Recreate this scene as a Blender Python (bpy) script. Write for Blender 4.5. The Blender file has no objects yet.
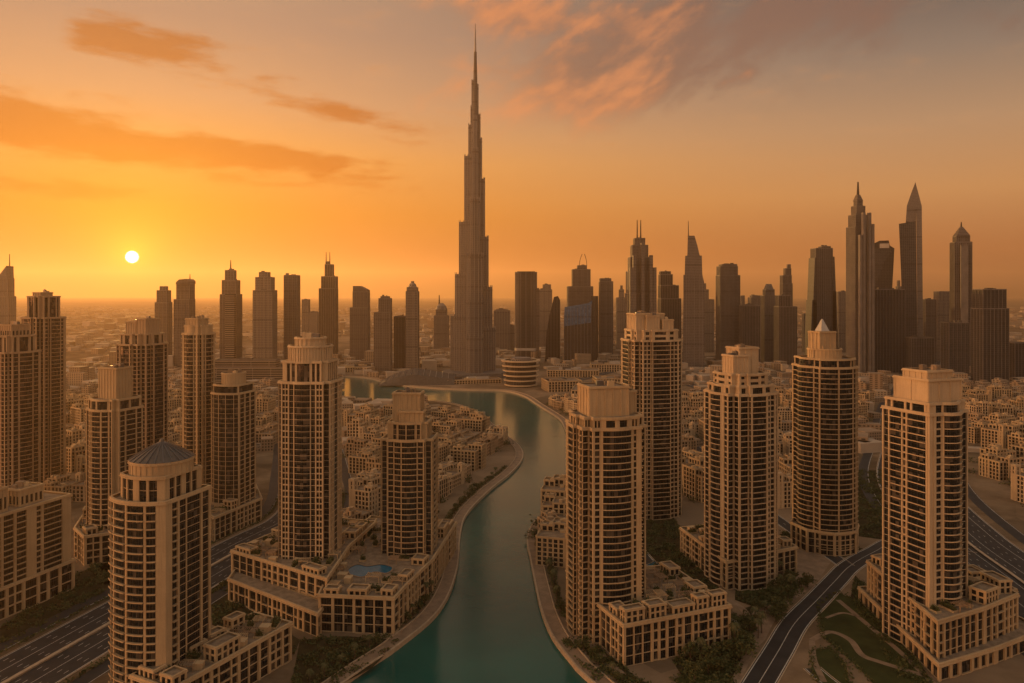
import bpy, math, random
from mathutils import Vector
from mathutils.geometry import tessellate_polygon
R = math.radians
rnd = random.Random(7)
S = bpy.context.scene
COL = S.collection

# ------------------------------------------------------------------ camera, sky, sun, exposure
CAMH, F, HZ, CX = 195.0, 740.0, 292.0, 512.0
cam = bpy.data.objects.new('camera', bpy.data.cameras.new('camera'))
COL.objects.link(cam)
cam.location = (0, 0, CAMH)
cam.rotation_euler = (R(90), 0, 0)
cam.data.sensor_width = 36
cam.data.lens = F / 1024 * 36
cam.data.shift_y = -(341.5 - HZ) / 1024
cam.data.clip_start = 1
cam.data.clip_end = 200000
S.camera = cam

SUN_AZ = math.atan((132 - CX) / F)                       # negative: to the left of the view axis
SUN_EL = math.atan((HZ - 257) / math.hypot(F, 132 - CX))
SUN_DIR = Vector((math.sin(SUN_AZ) * math.cos(SUN_EL), math.cos(SUN_AZ) * math.cos(SUN_EL), math.sin(SUN_EL)))
SUN_STRENGTH, SKY_STRENGTH, EXPOSURE = 0.85, 0.115, 2.55
HAZE_DENSITY = 0.000052
HAZE_FORWARD = 0.55

sl = bpy.data.lights.new('sun', 'SUN')
sl.energy = SUN_STRENGTH
sl.angle = R(0.5)
sl.color = (1.0, 0.52, 0.15)
sun = bpy.data.objects.new('sun', sl)
COL.objects.link(sun)
sun.rotation_euler = SUN_DIR.to_track_quat('Z', 'Y').to_euler()

S.view_settings.view_transform = 'Standard'
S.view_settings.look = 'None'
S.view_settings.gamma = 1
S.view_settings.use_curve_mapping = False
S.view_settings.exposure = EXPOSURE
S.cycles.use_denoising = True
S.cycles.volume_bounces = 0
S.cycles.max_bounces = 5
S.cycles.diffuse_bounces = 2
S.cycles.glossy_bounces = 3
S.cycles.volume_step_rate = 4
S.cycles.sample_clamp_indirect = 4


def lin(r, g, b):
    f = lambda c: (c / 255 / 12.92) if c / 255 <= 0.04045 else ((c / 255 + 0.055) / 1.055) ** 2.4
    return (f(r), f(g), f(b), 1)


class NT:
    """small helper to write node trees as formulas"""
    def __init__(s, tree):
        s.t = tree
        s.n = tree.nodes
        s.l = tree.links

    def put(s, sock, v):
        if v is None:
            return
        if isinstance(v, bpy.types.NodeSocket):
            s.l.new(v, sock)
        else:
            sock.default_value = v

    def m(s, op, a, b=None, c=None, clamp=False):
        n = s.n.new('ShaderNodeMath')
        n.operation = op
        n.use_clamp = clamp
        s.put(n.inputs[0], a); s.put(n.inputs[1], b); s.put(n.inputs[2], c)
        return n.outputs[0]

    def mix(s, f, a, b, mode='MIX'):
        n = s.n.new('ShaderNodeMix')
        n.data_type = 'RGBA'
        n.blend_type = mode
        s.put(n.inputs[0], f); s.put(n.inputs[6], a); s.put(n.inputs[7], b)
        return n.outputs[2]

    def ramp(s, f, stops, interp='LINEAR'):
        n = s.n.new('ShaderNodeValToRGB')
        n.color_ramp.interpolation = interp
        e = n.color_ramp.elements
        e[0].position, e[0].color = stops[0]
        e[1].position, e[1].color = stops[-1]
        for p, c in stops[1:-1]:
            x = e.new(p); x.color = c
        s.put(n.inputs[0], f)
        return n.outputs[0]

    def noise(s, vec, scale, detail=4, rough=0.55, w=None):
        n = s.n.new('ShaderNodeTexNoise')
        s.put(n.inputs['Vector'], vec)
        n.inputs['Scale'].default_value = scale
        n.inputs['Detail'].default_value = detail
        n.inputs['Roughness'].default_value = rough
        return n.outputs[0]

    def sep(s, v):
        n = s.n.new('ShaderNodeSeparateXYZ')
        s.put(n.inputs[0], v)
        return n.outputs

    def com(s, x, y, z):
        n = s.n.new('ShaderNodeCombineXYZ')
        s.put(n.inputs[0], x); s.put(n.inputs[1], y); s.put(n.inputs[2], z)
        return n.outputs[0]

    def smooth(s, v, lo, hi, a=0.0, b=1.0):
        n = s.n.new('ShaderNodeMapRange')
        n.interpolation_type = 'SMOOTHSTEP'
        s.put(n.inputs[0], v)
        for i, q in enumerate((lo, hi, a, b)):
            n.inputs[i + 1].default_value = q
        return n.outputs[0]


def make_world():
    w = bpy.data.worlds.new('World')
    S.world = w
    w.use_nodes = True
    t = NT(w.node_tree)
    t.n.clear()
    out = t.n.new('ShaderNodeOutputWorld')
    tc = t.n.new('ShaderNodeTexCoord')
    x, y, z = t.sep(tc.outputs['Generated'])
    hyp = t.m('SQRT', t.m('ADD', t.m('MULTIPLY', x, x), t.m('MULTIPLY', y, y)))
    az = t.m('ARCTAN2', x, y)
    el = t.m('ARCTAN2', z, hyp)
    elp = t.m('MAXIMUM', el, 0.0)
    e01 = t.m('MULTIPLY', elp, 1 / 1.5708)
    k = 1 / 1.5708
    sunside = t.ramp(e01, [(0, lin(64, 30, 16)), (.014 * k, lin(118, 54, 28)), (.035 * k, lin(146, 70, 24)), (.10 * k, lin(196, 116, 20)), (.17 * k, lin(221, 151, 74)),
                           (.24 * k, lin(198, 150, 110)), (.33 * k, lin(170, 138, 116)), (.5 * k, lin(172, 146, 122)), (1, lin(146, 132, 116))])
    away = t.ramp(e01, [(0, lin(84, 52, 40)), (.016 * k, lin(140, 86, 60)), (.05 * k, lin(178, 112, 68)), (.12 * k, lin(206, 148, 94)), (.2 * k, lin(184, 145, 110)),
                        (.28 * k, lin(140, 122, 107)), (.36 * k, lin(92, 86, 84)), (.6 * k, lin(120, 110, 102)), (1, lin(138, 128, 116))])
    da = t.m('ABSOLUTE', t.m('SUBTRACT', az, SUN_AZ))
    fa = t.smooth(da, 0.05, 1.12)
    base = t.mix(fa, sunside, away)
    base = t.mix(1.0, base, t.ramp(t.m('MULTIPLY', da, 1 / 3.2), [(0, (1, 1, 1, 1)), (.40, (1, 1, 1, 1)), (.65, (BACK_FILL * 1.0, BACK_FILL * 1.0, BACK_FILL * .97, 1)), (1, (BACK_FILL * 1.0, BACK_FILL * 1.0, BACK_FILL * .97, 1))]), 'MULTIPLY')  # added fill: unseen sky behind the camera brightened to light facing walls
    # added brightness in the unseen western sky, to fill the towers' left faces
    west_fill = t.m('MULTIPLY', t.smooth(az, -0.85, -1.35), t.smooth(az, -2.5, -1.9))
    west_fill = t.m('MULTIPLY', west_fill, t.smooth(el, 0.75, 0.2))
    base = t.mix(1.0, base, t.mix(west_fill, (1, 1, 1, 1), (WEST_FILL, WEST_FILL * .84, WEST_FILL * .62, 1)), 'MULTIPLY')
    # clouds: stretched noise gathered in a few banks, all laid out by compass bearing and height above the horizon
    cv = t.com(t.m('MULTIPLY', az, 3.2), t.m('MULTIPLY', el, 11.0), 0.0)
    n1 = t.noise(cv, 2.6, 7, 0.62)
    cv2 = t.com(t.m('MULTIPLY', az, 2.2), t.m('MULTIPLY', el, 9.0), 4.0)
    n2 = t.noise(cv2, 6.0, 6, 0.6)
    nn = t.m('ADD', t.m('MULTIPLY', n1, 0.7), t.m('MULTIPLY', n2, 0.3))

    ru = t.m('ADD', t.m('MULTIPLY', az, 0.88), t.m('MULTIPLY', el, 0.48))
    rv = t.m('ADD', t.m('MULTIPLY', az, -0.48), t.m('MULTIPLY', el, 0.88))
    nr = t.m('ADD', t.m('MULTIPLY', t.noise(t.com(t.m('MULTIPLY', ru, 3.4), t.m('MULTIPLY', rv, 7.0), 2.0), 2.4, 7, 0.56), 0.7),
             t.m('MULTIPLY', t.noise(t.com(t.m('MULTIPLY', ru, 4.0), t.m('MULTIPLY', rv, 8.0), 7.0), 6.0, 6, 0.55), 0.3))

    def bank(px, py, hw, hh, tilt, gain):
        a0 = math.atan((px - CX) / F)
        e0 = math.atan((HZ - py) / math.hypot(F, px - CX))
        a = t.m('SUBTRACT', az, a0)
        e = t.m('SUBTRACT', el, e0)
        ct, st = math.cos(tilt), math.sin(tilt)
        u = t.m('MULTIPLY', t.m('ADD', t.m('MULTIPLY', a, ct), t.m('MULTIPLY', e, -st)), F / hw)
        v = t.m('MULTIPLY', t.m('ADD', t.m('MULTIPLY', a, st), t.m('MULTIPLY', e, ct)), F / hh)
        q = t.m('ADD', t.m('POWER', t.m('ABSOLUTE', u), 2.4), t.m('MULTIPLY', v, v))
        return t.m('MULTIPLY', t.m('EXPONENT', t.m('MULTIPLY', q, -1.0)), gain)

    def total(banks):
        acc = None
        for b in banks:
            q = bank(*b)
            acc = q if acc is None else t.m('MAXIMUM', acc, q)
        return acc
    left = total([(60, 131, 215, 25, R(6), 1.0), (235, 155, 180, 18, R(4), 0.95), (152, 44, 66, 25, R(3), 0.85), (355, 114, 105, 15, R(10), 0.62),
                  (15, 184, 120, 10, R(2), 0.6), (60, 192, 130, 6, R(0), 0.45), (285, 80, 40, 10, R(5), 0.4)])
    right = total([(640, 56, 165, 58, R(-10), 1.0), (760, 26, 150, 40, R(-8), 0.9), (520, 18, 110, 30, R(8), 0.75), (505, 72, 60, 9, R(6), 0.6), (900, 40, 110, 14, R(-3), 0.35)])
    lm = t.smooth(t.m('ADD', left, t.m('MULTIPLY', t.m('SUBTRACT', nn, 0.5), 2.7)), 0.24, 0.80)
    rm = t.smooth(t.m('ADD', right, t.m('MULTIPLY', t.m('SUBTRACT', nr, 0.5), 2.1)), 0.26, 0.84)
    thin = t.smooth(nn, 0.52, 0.72, 0, 0.16)
    base = t.mix(t.m('MULTIPLY', thin, t.smooth(el, 0.08, 0.25)), base, lin(255, 178, 112))
    lc = t.mix(t.smooth(el, 0.12, 0.34), lin(182, 88, 8), lin(164, 94, 48))
    c = t.mix(t.m('MULTIPLY', lm, 0.88), base, lc)
    rc = t.mix(t.smooth(t.m('ADD', nr, t.m('MULTIPLY', az, -0.55)), 0.36, 0.60), lin(132, 100, 86), lin(222, 140, 90))
    c = t.mix(t.m('MULTIPLY', rm, 0.85), c, rc)
    # glow round the sun and its disc
    vd = t.n.new('ShaderNodeVectorMath'); vd.operation = 'DOT_PRODUCT'
    t.put(vd.inputs[0], tc.outputs['Generated']); vd.inputs[1].default_value = SUN_DIR
    ang = t.m('ARCCOSINE', t.m('MINIMUM', vd.outputs['Value'], 1.0))
    g1 = t.m('EXPONENT', t.m('MULTIPLY', ang, -1 / 0.10))
    g2 = t.m('EXPONENT', t.m('MULTIPLY', ang, -1 / 0.022))
    g0 = t.m('EXPONENT', t.m('MULTIPLY', ang, -1 / 0.30))
    disc = t.smooth(ang, 0.0080, 0.0052)

    def add(c, f, col):
        return t.mix(1.0, c, t.mix(f, (0, 0, 0, 1), col), 'ADD')
    c = add(c, g0, (0.03, 0.012, 0.0, 1))
    c = add(c, g1, (0.34, 0.21, 0.0, 1))
    c = add(c, g2, (0.9, 0.62, 0.04, 1))
    c = add(c, disc, (12, 10, 6, 1))
    below = t.smooth(el, -0.002, -0.03)
    c = t.mix(below, c, lin(150, 92, 52))
    bg = t.n.new('ShaderNodeBackground')
    t.put(bg.inputs[0], c)
    bg.inputs[1].default_value = 1.0 / 2 ** EXPOSURE * SKY_GAIN
    sky = t.n.new('ShaderNodeTexSky')
    sky.sky_type = 'NISHITA'
    sky.sun_disc = False
    sky.sun_elevation = SUN_EL
    sky.sun_rotation = SUN_AZ
    sky.altitude = 200
    sky.air_density = 1.5
    sky.dust_density = 5.0
    bg2 = t.n.new('ShaderNodeBackground')
    t.put(bg2.inputs[0], sky.outputs[0])
    bg2.inputs[1].default_value = SKY_STRENGTH * 0.02
    ad = t.n.new('ShaderNodeAddShader')
    t.l.new(bg.outputs[0], ad.inputs[0]); t.l.new(bg2.outputs[0], ad.inputs[1])
    t.l.new(ad.outputs[0], out.inputs[0])


SKY_GAIN = 0.93
BACK_FILL = 2.7
WEST_FILL = 18.0
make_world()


# ------------------------------------------------------------------ placing: the photograph's ground points as metres
def G(px, py, z=0.0):
    s = (CAMH - z) / (py - HZ)
    return ((px - CX) * s, F * s)


def zat(py, depth):
    return CAMH - (py - HZ) * depth / F


def pxof(x, y, z=0.0):
    return (CX + x * F / y, HZ + (CAMH - z) * F / y)


# ------------------------------------------------------------------ mesh helper
class MB:
    def __init__(s):
        s.v, s.f, s.m = [], [], []

    def face(s, pts, mat=0):
        i = len(s.v)
        s.v.extend(pts)
        s.f.append(tuple(range(i, i + len(pts))))
        s.m.append(mat)

    def box(s, x0, x1, y0, y1, z0, z1, mat=0, bottom=False):
        i = len(s.v)
        s.v += [(x0, y0, z0), (x1, y0, z0), (x1, y1, z0), (x0, y1, z0), (x0, y0, z1), (x1, y0, z1), (x1, y1, z1), (x0, y1, z1)]
        q = [(0, 1, 5, 4), (1, 2, 6, 5), (2, 3, 7, 6), (3, 0, 4, 7), (4, 5, 6, 7)] + ([(3, 2, 1, 0)] if bottom else [])
        s.f += [tuple(i + k for k in a) for a in q]
        s.m += [mat] * len(q)

    def rbox(s, c, w, d, a, z0, z1, mat=0):
        ca, sa = math.cos(a), math.sin(a)
        p = [(c[0] + ca * u - sa * v, c[1] + sa * u + ca * v) for u, v in ((-w / 2, -d / 2), (w / 2, -d / 2), (w / 2, d / 2), (-w / 2, d / 2))]
        s.prism(p, z0, z1, mat)

    def prism(s, poly, z0, z1, mat=0, top=True, bottom=False, topmat=None):
        s.loft([(poly, z0), (poly, z1)], mat, top, bottom, topmat)

    def loft(s, rings, mat=0, top=True, bottom=False, topmat=None):
        n = len(rings[0][0])
        i = len(s.v)
        for p, z in rings:
            zz = z if isinstance(z, (list, tuple)) else [z] * n
            s.v += [(q[0], q[1], zz[k]) for k, q in enumerate(p)]
        for r in range(len(rings) - 1):
            for k in range(n):
                a, b = i + r * n + k, i + r * n + (k + 1) % n
                s.f.append((a, b, b + n, a + n)); s.m.append(mat)
        if top:
            s.f.append(tuple(i + (len(rings) - 1) * n + k for k in range(n))); s.m.append(mat if topmat is None else topmat)
        if bottom:
            s.f.append(tuple(i + n - 1 - k for k in range(n))); s.m.append(mat)

    def strip(s, outer, inner, z0, z1, mat=0, caps=True):
        """closed solid between two polylines (outer runs counter-clockwise round the plan)"""
        i = len(s.v)
        n = len(outer)
        for z in (z0, z1):
            s.v += [(p[0], p[1], z) for p in outer]
            s.v += [(p[0], p[1], z) for p in inner]
        o0, i0, o1, i1 = i, i + n, i + 2 * n, i + 3 * n
        for k in range(n - 1):
            s.f += [(o0 + k, o0 + k + 1, o1 + k + 1, o1 + k), (o1 + k, o1 + k + 1, i1 + k + 1, i1 + k), (o0 + k + 1, o0 + k, i0 + k, i0 + k + 1)]
            s.m += [mat] * 3
        if caps:
            s.f += [(i0, o0, o1, i1), (o0 + n - 1, i0 + n - 1, i1 + n - 1, o1 + n - 1)]
            s.m += [mat] * 2

    def pole(s, x, y, z0, z1, r0, r1, n=6, mat=0):
        ring = lambda r: [(x + r * math.cos(2 * math.pi * k / n), y + r * math.sin(2 * math.pi * k / n)) for k in range(n)]
        s.loft([(ring(r0), z0), (ring(r1), z1)], mat)

    def bar(s, a, b, w, mat=0):
        a, b = Vector(a), Vector(b)
        d = (b - a).normalized()
        u = d.cross(Vector((0, 0, 1)))
        if u.length < 1e-3:
            u = Vector((1, 0, 0))
        u.normalize()
        q = d.cross(u) * w / 2
        u = u * w / 2
        i = len(s.v)
        for p in (a, b):
            s.v += [tuple(p + u + q), tuple(p - u + q), tuple(p - u - q), tuple(p + u - q)]
        s.f += [(i + k, i + (k + 1) % 4, i + 4 + (k + 1) % 4, i + 4 + k) for k in range(4)] + [(i + 3, i + 2, i + 1, i), (i + 4, i + 5, i + 6, i + 7)]
        s.m += [mat] * 6

    def add(s, o, dz=0.0):
        i = len(s.v)
        s.v += [(p[0], p[1], p[2] + dz) for p in o.v]
        s.f += [tuple(i + k for k in a) for a in o.f]
        s.m += o.m

    def mesh(s, name, mats, smooth=False):
        me = bpy.data.meshes.new(name)
        me.from_pydata([tuple(p) for p in s.v], [], s.f)
        for q in mats:
            me.materials.append(q)
        if len(mats) > 1:
            me.polygons.foreach_set('material_index', s.m)
        if smooth:
            me.polygons.foreach_set('use_smooth', [True] * len(s.f))
        me.update()
        return me

    def build(s, name, mats, parent=None, loc=(0, 0, 0), rz=0.0, smooth=False):
        if not isinstance(mats, (list, tuple)):
            mats = [mats]
        return link(name, s.mesh(name, mats, smooth), parent, loc, rz)


def link(name, me, parent=None, loc=(0, 0, 0), rz=0.0):
    o = bpy.data.objects.new(name, me)
    COL.objects.link(o)
    o.parent = parent
    o.location = loc
    o.rotation_euler = (0, 0, rz)
    return o


def tag(o, label=None, cat=None, group=None, kind=None):
    for k, v in (('label', label), ('category', cat), ('group', group), ('kind', kind)):
        if v:
            o[k] = v
    return o


def thing(name, label, cat, loc, rz=0.0, group=None):
    return tag(link(name, None, None, loc, rz), label, cat, group)


def struct(o, label=None):
    o['kind'] = 'structure'
    if label:
        o['label'] = label
    return o


# ------------------------------------------------------------------ materials
def mat(name, build):
    m = bpy.data.materials.new(name)
    m.use_nodes = True
    t = NT(m.node_tree)
    t.n.clear()
    out = t.n.new('ShaderNodeOutputMaterial')
    b = t.n.new('ShaderNodeBsdfPrincipled')
    t.l.new(b.outputs[0], out.inputs[0])
    t.b = b
    build(t)
    return m


def setb(t, color=None, rough=None, metal=None, spec=None, normal=None):
    for k, v in (('Base Color', color), ('Roughness', rough), ('Metallic', metal), ('Specular IOR Level', spec), ('Normal', normal)):
        if v is not None:
            t.put(t.b.inputs[k], v)


def bump(t, h, strength=0.3, dist=0.1):
    n = t.n.new('ShaderNodeBump')
    n.inputs['Strength'].default_value = strength
    n.inputs['Distance'].default_value = dist
    t.put(n.inputs['Height'], h)
    return n.outputs[0]


def pos(t):
    return t.n.new('ShaderNodeNewGeometry').outputs['Position']


def stone(name, a, b, rough=0.85):
    def f(t):
        p = pos(t)
        x, y, z = t.sep(p)
        n1 = t.noise(p, 0.05, 5)
        streak = t.noise(t.com(t.m('MULTIPLY', x, 1.3), t.m('MULTIPLY', y, 1.3), t.m('MULTIPLY', z, 0.06)), 1.0, 4, 0.6)
        n3 = t.noise(p, 1.3, 3)
        c = t.mix(t.smooth(n1, 0.3, 0.7), a, b)
        c = t.mix(t.smooth(streak, 0.48, 0.72, 0, 0.42), c, (a[0] * .52, a[1] * .50, a[2] * .48, 1))
        c = t.mix(t.smooth(n3, 0.35, 0.75, 0, 0.22), c, (b[0] * .7, b[1] * .7, b[2] * .7, 1))
        setb(t, c, rough, 0, 0.25, bump(t, n3, 0.25, 0.15))
    return mat(name, f)


STONE = stone('sand_stone', (0.46, 0.335, 0.195, 1), (0.37, 0.262, 0.15, 1))
STONE_PALE = stone('pale_stone', (0.50, 0.375, 0.235, 1), (0.41, 0.30, 0.185, 1))
STONE_TAN = stone('tan_stone', (0.41, 0.29, 0.175, 1), (0.34, 0.235, 0.14, 1))


def glassf(dark, curtain, frac):
    def f(t):
        p = pos(t)
        v = t.n.new('ShaderNodeVectorMath'); v.operation = 'SNAP'
        t.put(v.inputs[0], p); v.inputs[1].default_value = (2.1, 2.1, 3.7)
        w = t.n.new('ShaderNodeTexWhiteNoise')
        t.put(w.inputs['Vector'], v.outputs[0])
        r = w.outputs['Value']
        c = t.mix(t.smooth(r, 1 - frac - 0.03, 1 - frac), dark, curtain)
        c = t.mix(t.m('MULTIPLY', r, 0.5), c, (dark[0] * 2.4, dark[1] * 2.4, dark[2] * 2.4, 1))
        # panes never sit quite in one plane
        va = t.n.new('ShaderNodeVectorMath'); va.operation = 'SCALE'
        vs = t.n.new('ShaderNodeVectorMath'); vs.operation = 'SUBTRACT'
        t.put(vs.inputs[0], w.outputs['Color']); vs.inputs[1].default_value = (.5, .5, .5)
        t.put(va.inputs[0], vs.outputs[0]); va.inputs['Scale'].default_value = 0.16
        vn = t.n.new('ShaderNodeVectorMath'); vn.operation = 'ADD'
        t.put(vn.inputs[0], t.n.new('ShaderNodeNewGeometry').outputs['Normal']); t.put(vn.inputs[1], va.outputs[0])
        vz = t.n.new('ShaderNodeVectorMath'); vz.operation = 'NORMALIZE'
        t.put(vz.inputs[0], vn.outputs[0])
        setb(t, c, 0.10, 0.0, 0.45, vz.outputs[0])
    return f


GLASS = mat('window_glass', glassf((0.008, 0.010, 0.011, 1), (0.14, 0.105, 0.075, 1), 0.12))
FRAME = mat('window_frame', lambda t: setb(t, (0.03, 0.027, 0.024, 1), 0.5))


def plain(name, c, rough=0.8, metal=0.0, var=0.25, sc=0.2, spec=0.3):
    def f(t):
        p = pos(t)
        n = t.noise(p, sc, 5, 0.6)
        setb(t, t.mix(t.smooth(n, 0.3, 0.72), c, (c[0] * (1 - var), c[1] * (1 - var), c[2] * (1 - var), 1)), rough, metal, spec)
    return mat(name, f)


ROOFM = plain('roof_screed', (0.27, 0.20, 0.135, 1), 0.9, 0, 0.45, 0.25)
DARKROOF = plain('dark_roof', (0.09, 0.08, 0.07, 1), 0.8, 0, 0.4, 0.2)
METAL = plain('grey_metal', (0.16, 0.16, 0.17, 1), 0.35, 0.8, 0.2, 0.3, 0.5)
MASTM = plain('mast_steel', (0.05, 0.045, 0.04, 1), 0.7, 0, 0.2, 0.3, 0.1)
LEAD = plain('lead_roof', (0.095, 0.088, 0.08, 1), 0.5, 0.3, 0.3, 0.5, 0.5)
PALE_METAL = plain('pale_roof', (0.40, 0.37, 0.33, 1), 0.4, 0.2, 0.15, 0.3)
TIMBER = plain('pergola_timber', (0.30, 0.20, 0.12, 1), 0.8, 0, 0.4, 0.7)
ASPHALT = plain('asphalt', (0.035, 0.034, 0.034, 1), 0.75, 0, 0.4, 0.08)
PAINT = plain('road_paint', (0.55, 0.52, 0.46, 1), 0.7, 0, 0.4, 0.6)
PAVING = plain('paving', (0.27, 0.19, 0.125, 1), 0.85, 0, 0.35, 0.15)
CURB = plain('kerb_stone', (0.42, 0.32, 0.22, 1), 0.85, 0, 0.25, 0.4)
SANDM = plain('sand', (0.24, 0.165, 0.10, 1), 0.95, 0, 0.5, 0.03)
POOLM = plain('pool_water', (0.01, 0.11, 0.19, 1), 0.2, 0, 0.2, 0.2, 0.1)
BARK = plain('bark', (0.09, 0.06, 0.04, 1), 0.9, 0, 0.4, 1.5)


def leafm(name, a, b):
    def f(t):
        p = pos(t)
        n = t.noise(p, 0.5, 3)
        setb(t, t.mix(t.smooth(n, 0.35, 0.65), a, b), 0.7, 0, 0.2)
        t.b.inputs['Subsurface Weight'].default_value = 0.0
    return mat(name, f)


LEAF = leafm('leaves', (0.045, 0.058, 0.020, 1), (0.075, 0.075, 0.028, 1))
PALMLEAF = leafm('palm_leaves', (0.05, 0.058, 0.022, 1), (0.085, 0.078, 0.035, 1))
GRASSM = plain('lawn', (0.050, 0.058, 0.018, 1), 0.95, 0, 0.45, 0.06, 0.15)


def facade_mat(name, wall, glass, fh=4.0, bw=3.0, wall_x=0.3, wall_z=0.3, grough=0.15, gmetal=0.0, panel=0.0):
    """towers too far off to show single windows: floor bands and window bays as a pattern in the object's own metres"""
    def f(t):
        tc = t.n.new('ShaderNodeTexCoord')
        x, y, z = t.sep(tc.outputs['Object'])
        nz = t.sep(t.n.new('ShaderNodeNewGeometry').outputs['True Normal'])[2]
        h = t.m('ADD', x, t.m('MULTIPLY', y, 0.9))
        fx = t.m('FRACT', t.m('DIVIDE', h, bw))
        fz = t.m('FRACT', t.m('DIVIDE', z, fh))
        g = t.m('MULTIPLY', t.m('GREATER_THAN', fx, wall_x), t.m('GREATER_THAN', fz, wall_z))
        g = t.m('MULTIPLY', g, t.m('LESS_THAN', t.m('ABSOLUTE', nz), 0.6))
        w = t.n.new('ShaderNodeTexWhiteNoise')
        t.put(w.inputs['Vector'], t.com(t.m('FLOOR', t.m('DIVIDE', h, bw)), 0.0, t.m('FLOOR', t.m('DIVIDE', z, fh))))
        r = w.outputs['Value']
        big = t.noise(tc.outputs['Object'], 0.03, 4)
        gc = t.mix(t.m('MULTIPLY', r, 0.6), glass, (glass[0] * 2.2, glass[1] * 2.1, glass[2] * 2.0, 1))
        # mechanical floors every dozen storeys
        mech = t.m('LESS_THAN', t.m('FRACT', t.m('DIVIDE', t.m('ADD', z, 9.0), fh * 17)), 0.05)
        wc = t.mix(t.smooth(big, 0.3, 0.7, 0, 0.35), wall, (wall[0] * .6, wall[1] * .6, wall[2] * .6, 1))
        c = t.mix(g, wc, gc)
        c = t.mix(t.m('MULTIPLY', mech, 0.55), c, (0.03, 0.028, 0.026, 1))
        setb(t, c, t.m('ADD', t.m('MULTIPLY', g, grough - 0.75), 0.75), t.m('MULTIPLY', g, gmetal), 0.14)
    return mat(name, f)


FM = {
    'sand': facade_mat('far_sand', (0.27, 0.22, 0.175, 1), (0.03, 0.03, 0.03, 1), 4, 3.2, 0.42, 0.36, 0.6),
    'brown': facade_mat('far_brown', (0.16, 0.13, 0.11, 1), (0.025, 0.024, 0.024, 1), 4, 3.4, 0.35, 0.34, 0.6),
    'grey': facade_mat('far_grey', (0.20, 0.17, 0.15, 1), (0.03, 0.032, 0.035, 1), 4, 2.8, 0.3, 0.25, 0.6),
    'glass': facade_mat('far_glass', (0.12, 0.105, 0.10, 1), (0.022, 0.025, 0.028, 1), 4, 4.5, 0.12, 0.16, 0.62),
    'dark': facade_mat('far_dark', (0.075, 0.068, 0.064, 1), (0.014, 0.014, 0.015, 1), 4, 3.6, 0.22, 0.22, 0.62),
    'blue': facade_mat('far_blue', (0.035, 0.055, 0.085, 1), (0.04, 0.085, 0.16, 1), 4, 5.0, 0.10, 0.10, 0.3, 0.0),  # blue is the sky's reflection painted into the base colour
    'steel': facade_mat('far_steel', (0.20, 0.18, 0.165, 1), (0.06, 0.058, 0.058, 1), 4, 2.4, 0.30, 0.14, 0.6, 0.0),
    'lightbands': facade_mat('far_bands', (0.30, 0.24, 0.18, 1), (0.02, 0.02, 0.02, 1), 5, 40, 0.02, 0.28),
}

# ------------------------------------------------------------------ setting: ground, lake, promenades, roads
def smoothline(pts, n=6):
    out = []
    for i in range(len(pts) - 1):
        p0 = pts[max(i - 1, 0)]; p1 = pts[i]; p2 = pts[i + 1]; p3 = pts[min(i + 2, len(pts) - 1)]
        for k in range(n):
            t = k / n
            f = lambda a, b, c, d: 0.5 * (2 * b + (c - a) * t + (2 * a - 5 * b + 4 * c - d) * t * t + (3 * b - a - 3 * c + d) * t ** 3)
            out.append((f(p0[0], p1[0], p2[0], p3[0]), f(p0[1], p1[1], p2[1], p3[1])))
    out.append(pts[-1])
    return out


def normals2(line):
    res = []
    for i in range(len(line)):
        a, b = line[max(i - 1, 0)], line[min(i + 1, len(line) - 1)]
        dx, dy = b[0] - a[0], b[1] - a[1]
        L = math.hypot(dx, dy) or 1
        res.append((dy / L, -dx / L))          # to the right of the direction of travel
    return res


def shift(line, d):
    return [(p[0] + n[0] * d, p[1] + n[1] * d) for p, n in zip(line, normals2(line))]


def inside(p, poly):
    x, y = p
    c = False
    j = len(poly) - 1
    for i in range(len(poly)):
        if (poly[i][1] > y) != (poly[j][1] > y) and x < (poly[j][0] - poly[i][0]) * (y - poly[i][1]) / (poly[j][1] - poly[i][1]) + poly[i][0]:
            c = not c
        j = i
    return c


def near(p, line, d):
    for a, b in zip(line, line[1:]):
        dx, dy = b[0] - a[0], b[1] - a[1]
        t = max(0, min(1, ((p[0] - a[0]) * dx + (p[1] - a[1]) * dy) / (dx * dx + dy * dy + 1e-9)))
        if (a[0] + dx * t - p[0]) ** 2 + (a[1] + dy * t - p[1]) ** 2 < d * d:
            return True
    return False


WZ = -2.2
GW = lambda px, py: G(px, py, WZ)
left_bank = smoothline([(-150, 240)] + [GW(*p) for p in ((350, 683), (398, 650), (440, 613), (457, 574), (461, 535), (468, 515), (490, 492), (512, 474), (523, 459), (519, 447), (503, 434), (486, 420), (466, 408), (444, 403), (420, 402), (392, 404), (362, 401), (338, 396))], 6)
far_bank = smoothline([GW(*p) for p in ((338, 377), (368, 379), (392, 385), (430, 389), (472, 391), (505, 392), (524, 397), (538, 406), (552, 415), (561, 422), (567, 434), (580, 440), (592, 455), (590, 480), (574, 498), (552, 510), (534, 524), (527, 541), (530, 562), (535, 588), (541, 614), (552, 640), (570, 664), (588, 683))] + [(75, 300), (110, 225)], 6)
lake_poly = left_bank + far_bank


def flat(name, poly, z, m, holes=()):
    loops = [[Vector((p[0], p[1], 0)) for p in poly]] + [[Vector((p[0], p[1], 0)) for p in h] for h in holes]
    tris = tessellate_polygon(loops)
    vs = [p for l in loops for p in l]
    me = bpy.data.meshes.new(name)
    fs = []
    for a, b, c in tris:
        A, B, C3 = vs[a], vs[b], vs[c]
        fs.append((a, b, c) if (B - A).cross(C3 - A).z > 0 else (a, c, b))
    me.from_pydata([(p.x, p.y, z) for p in vs], [], fs)
    me.materials.append(m)
    me.update()
    return link(name, me)


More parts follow.
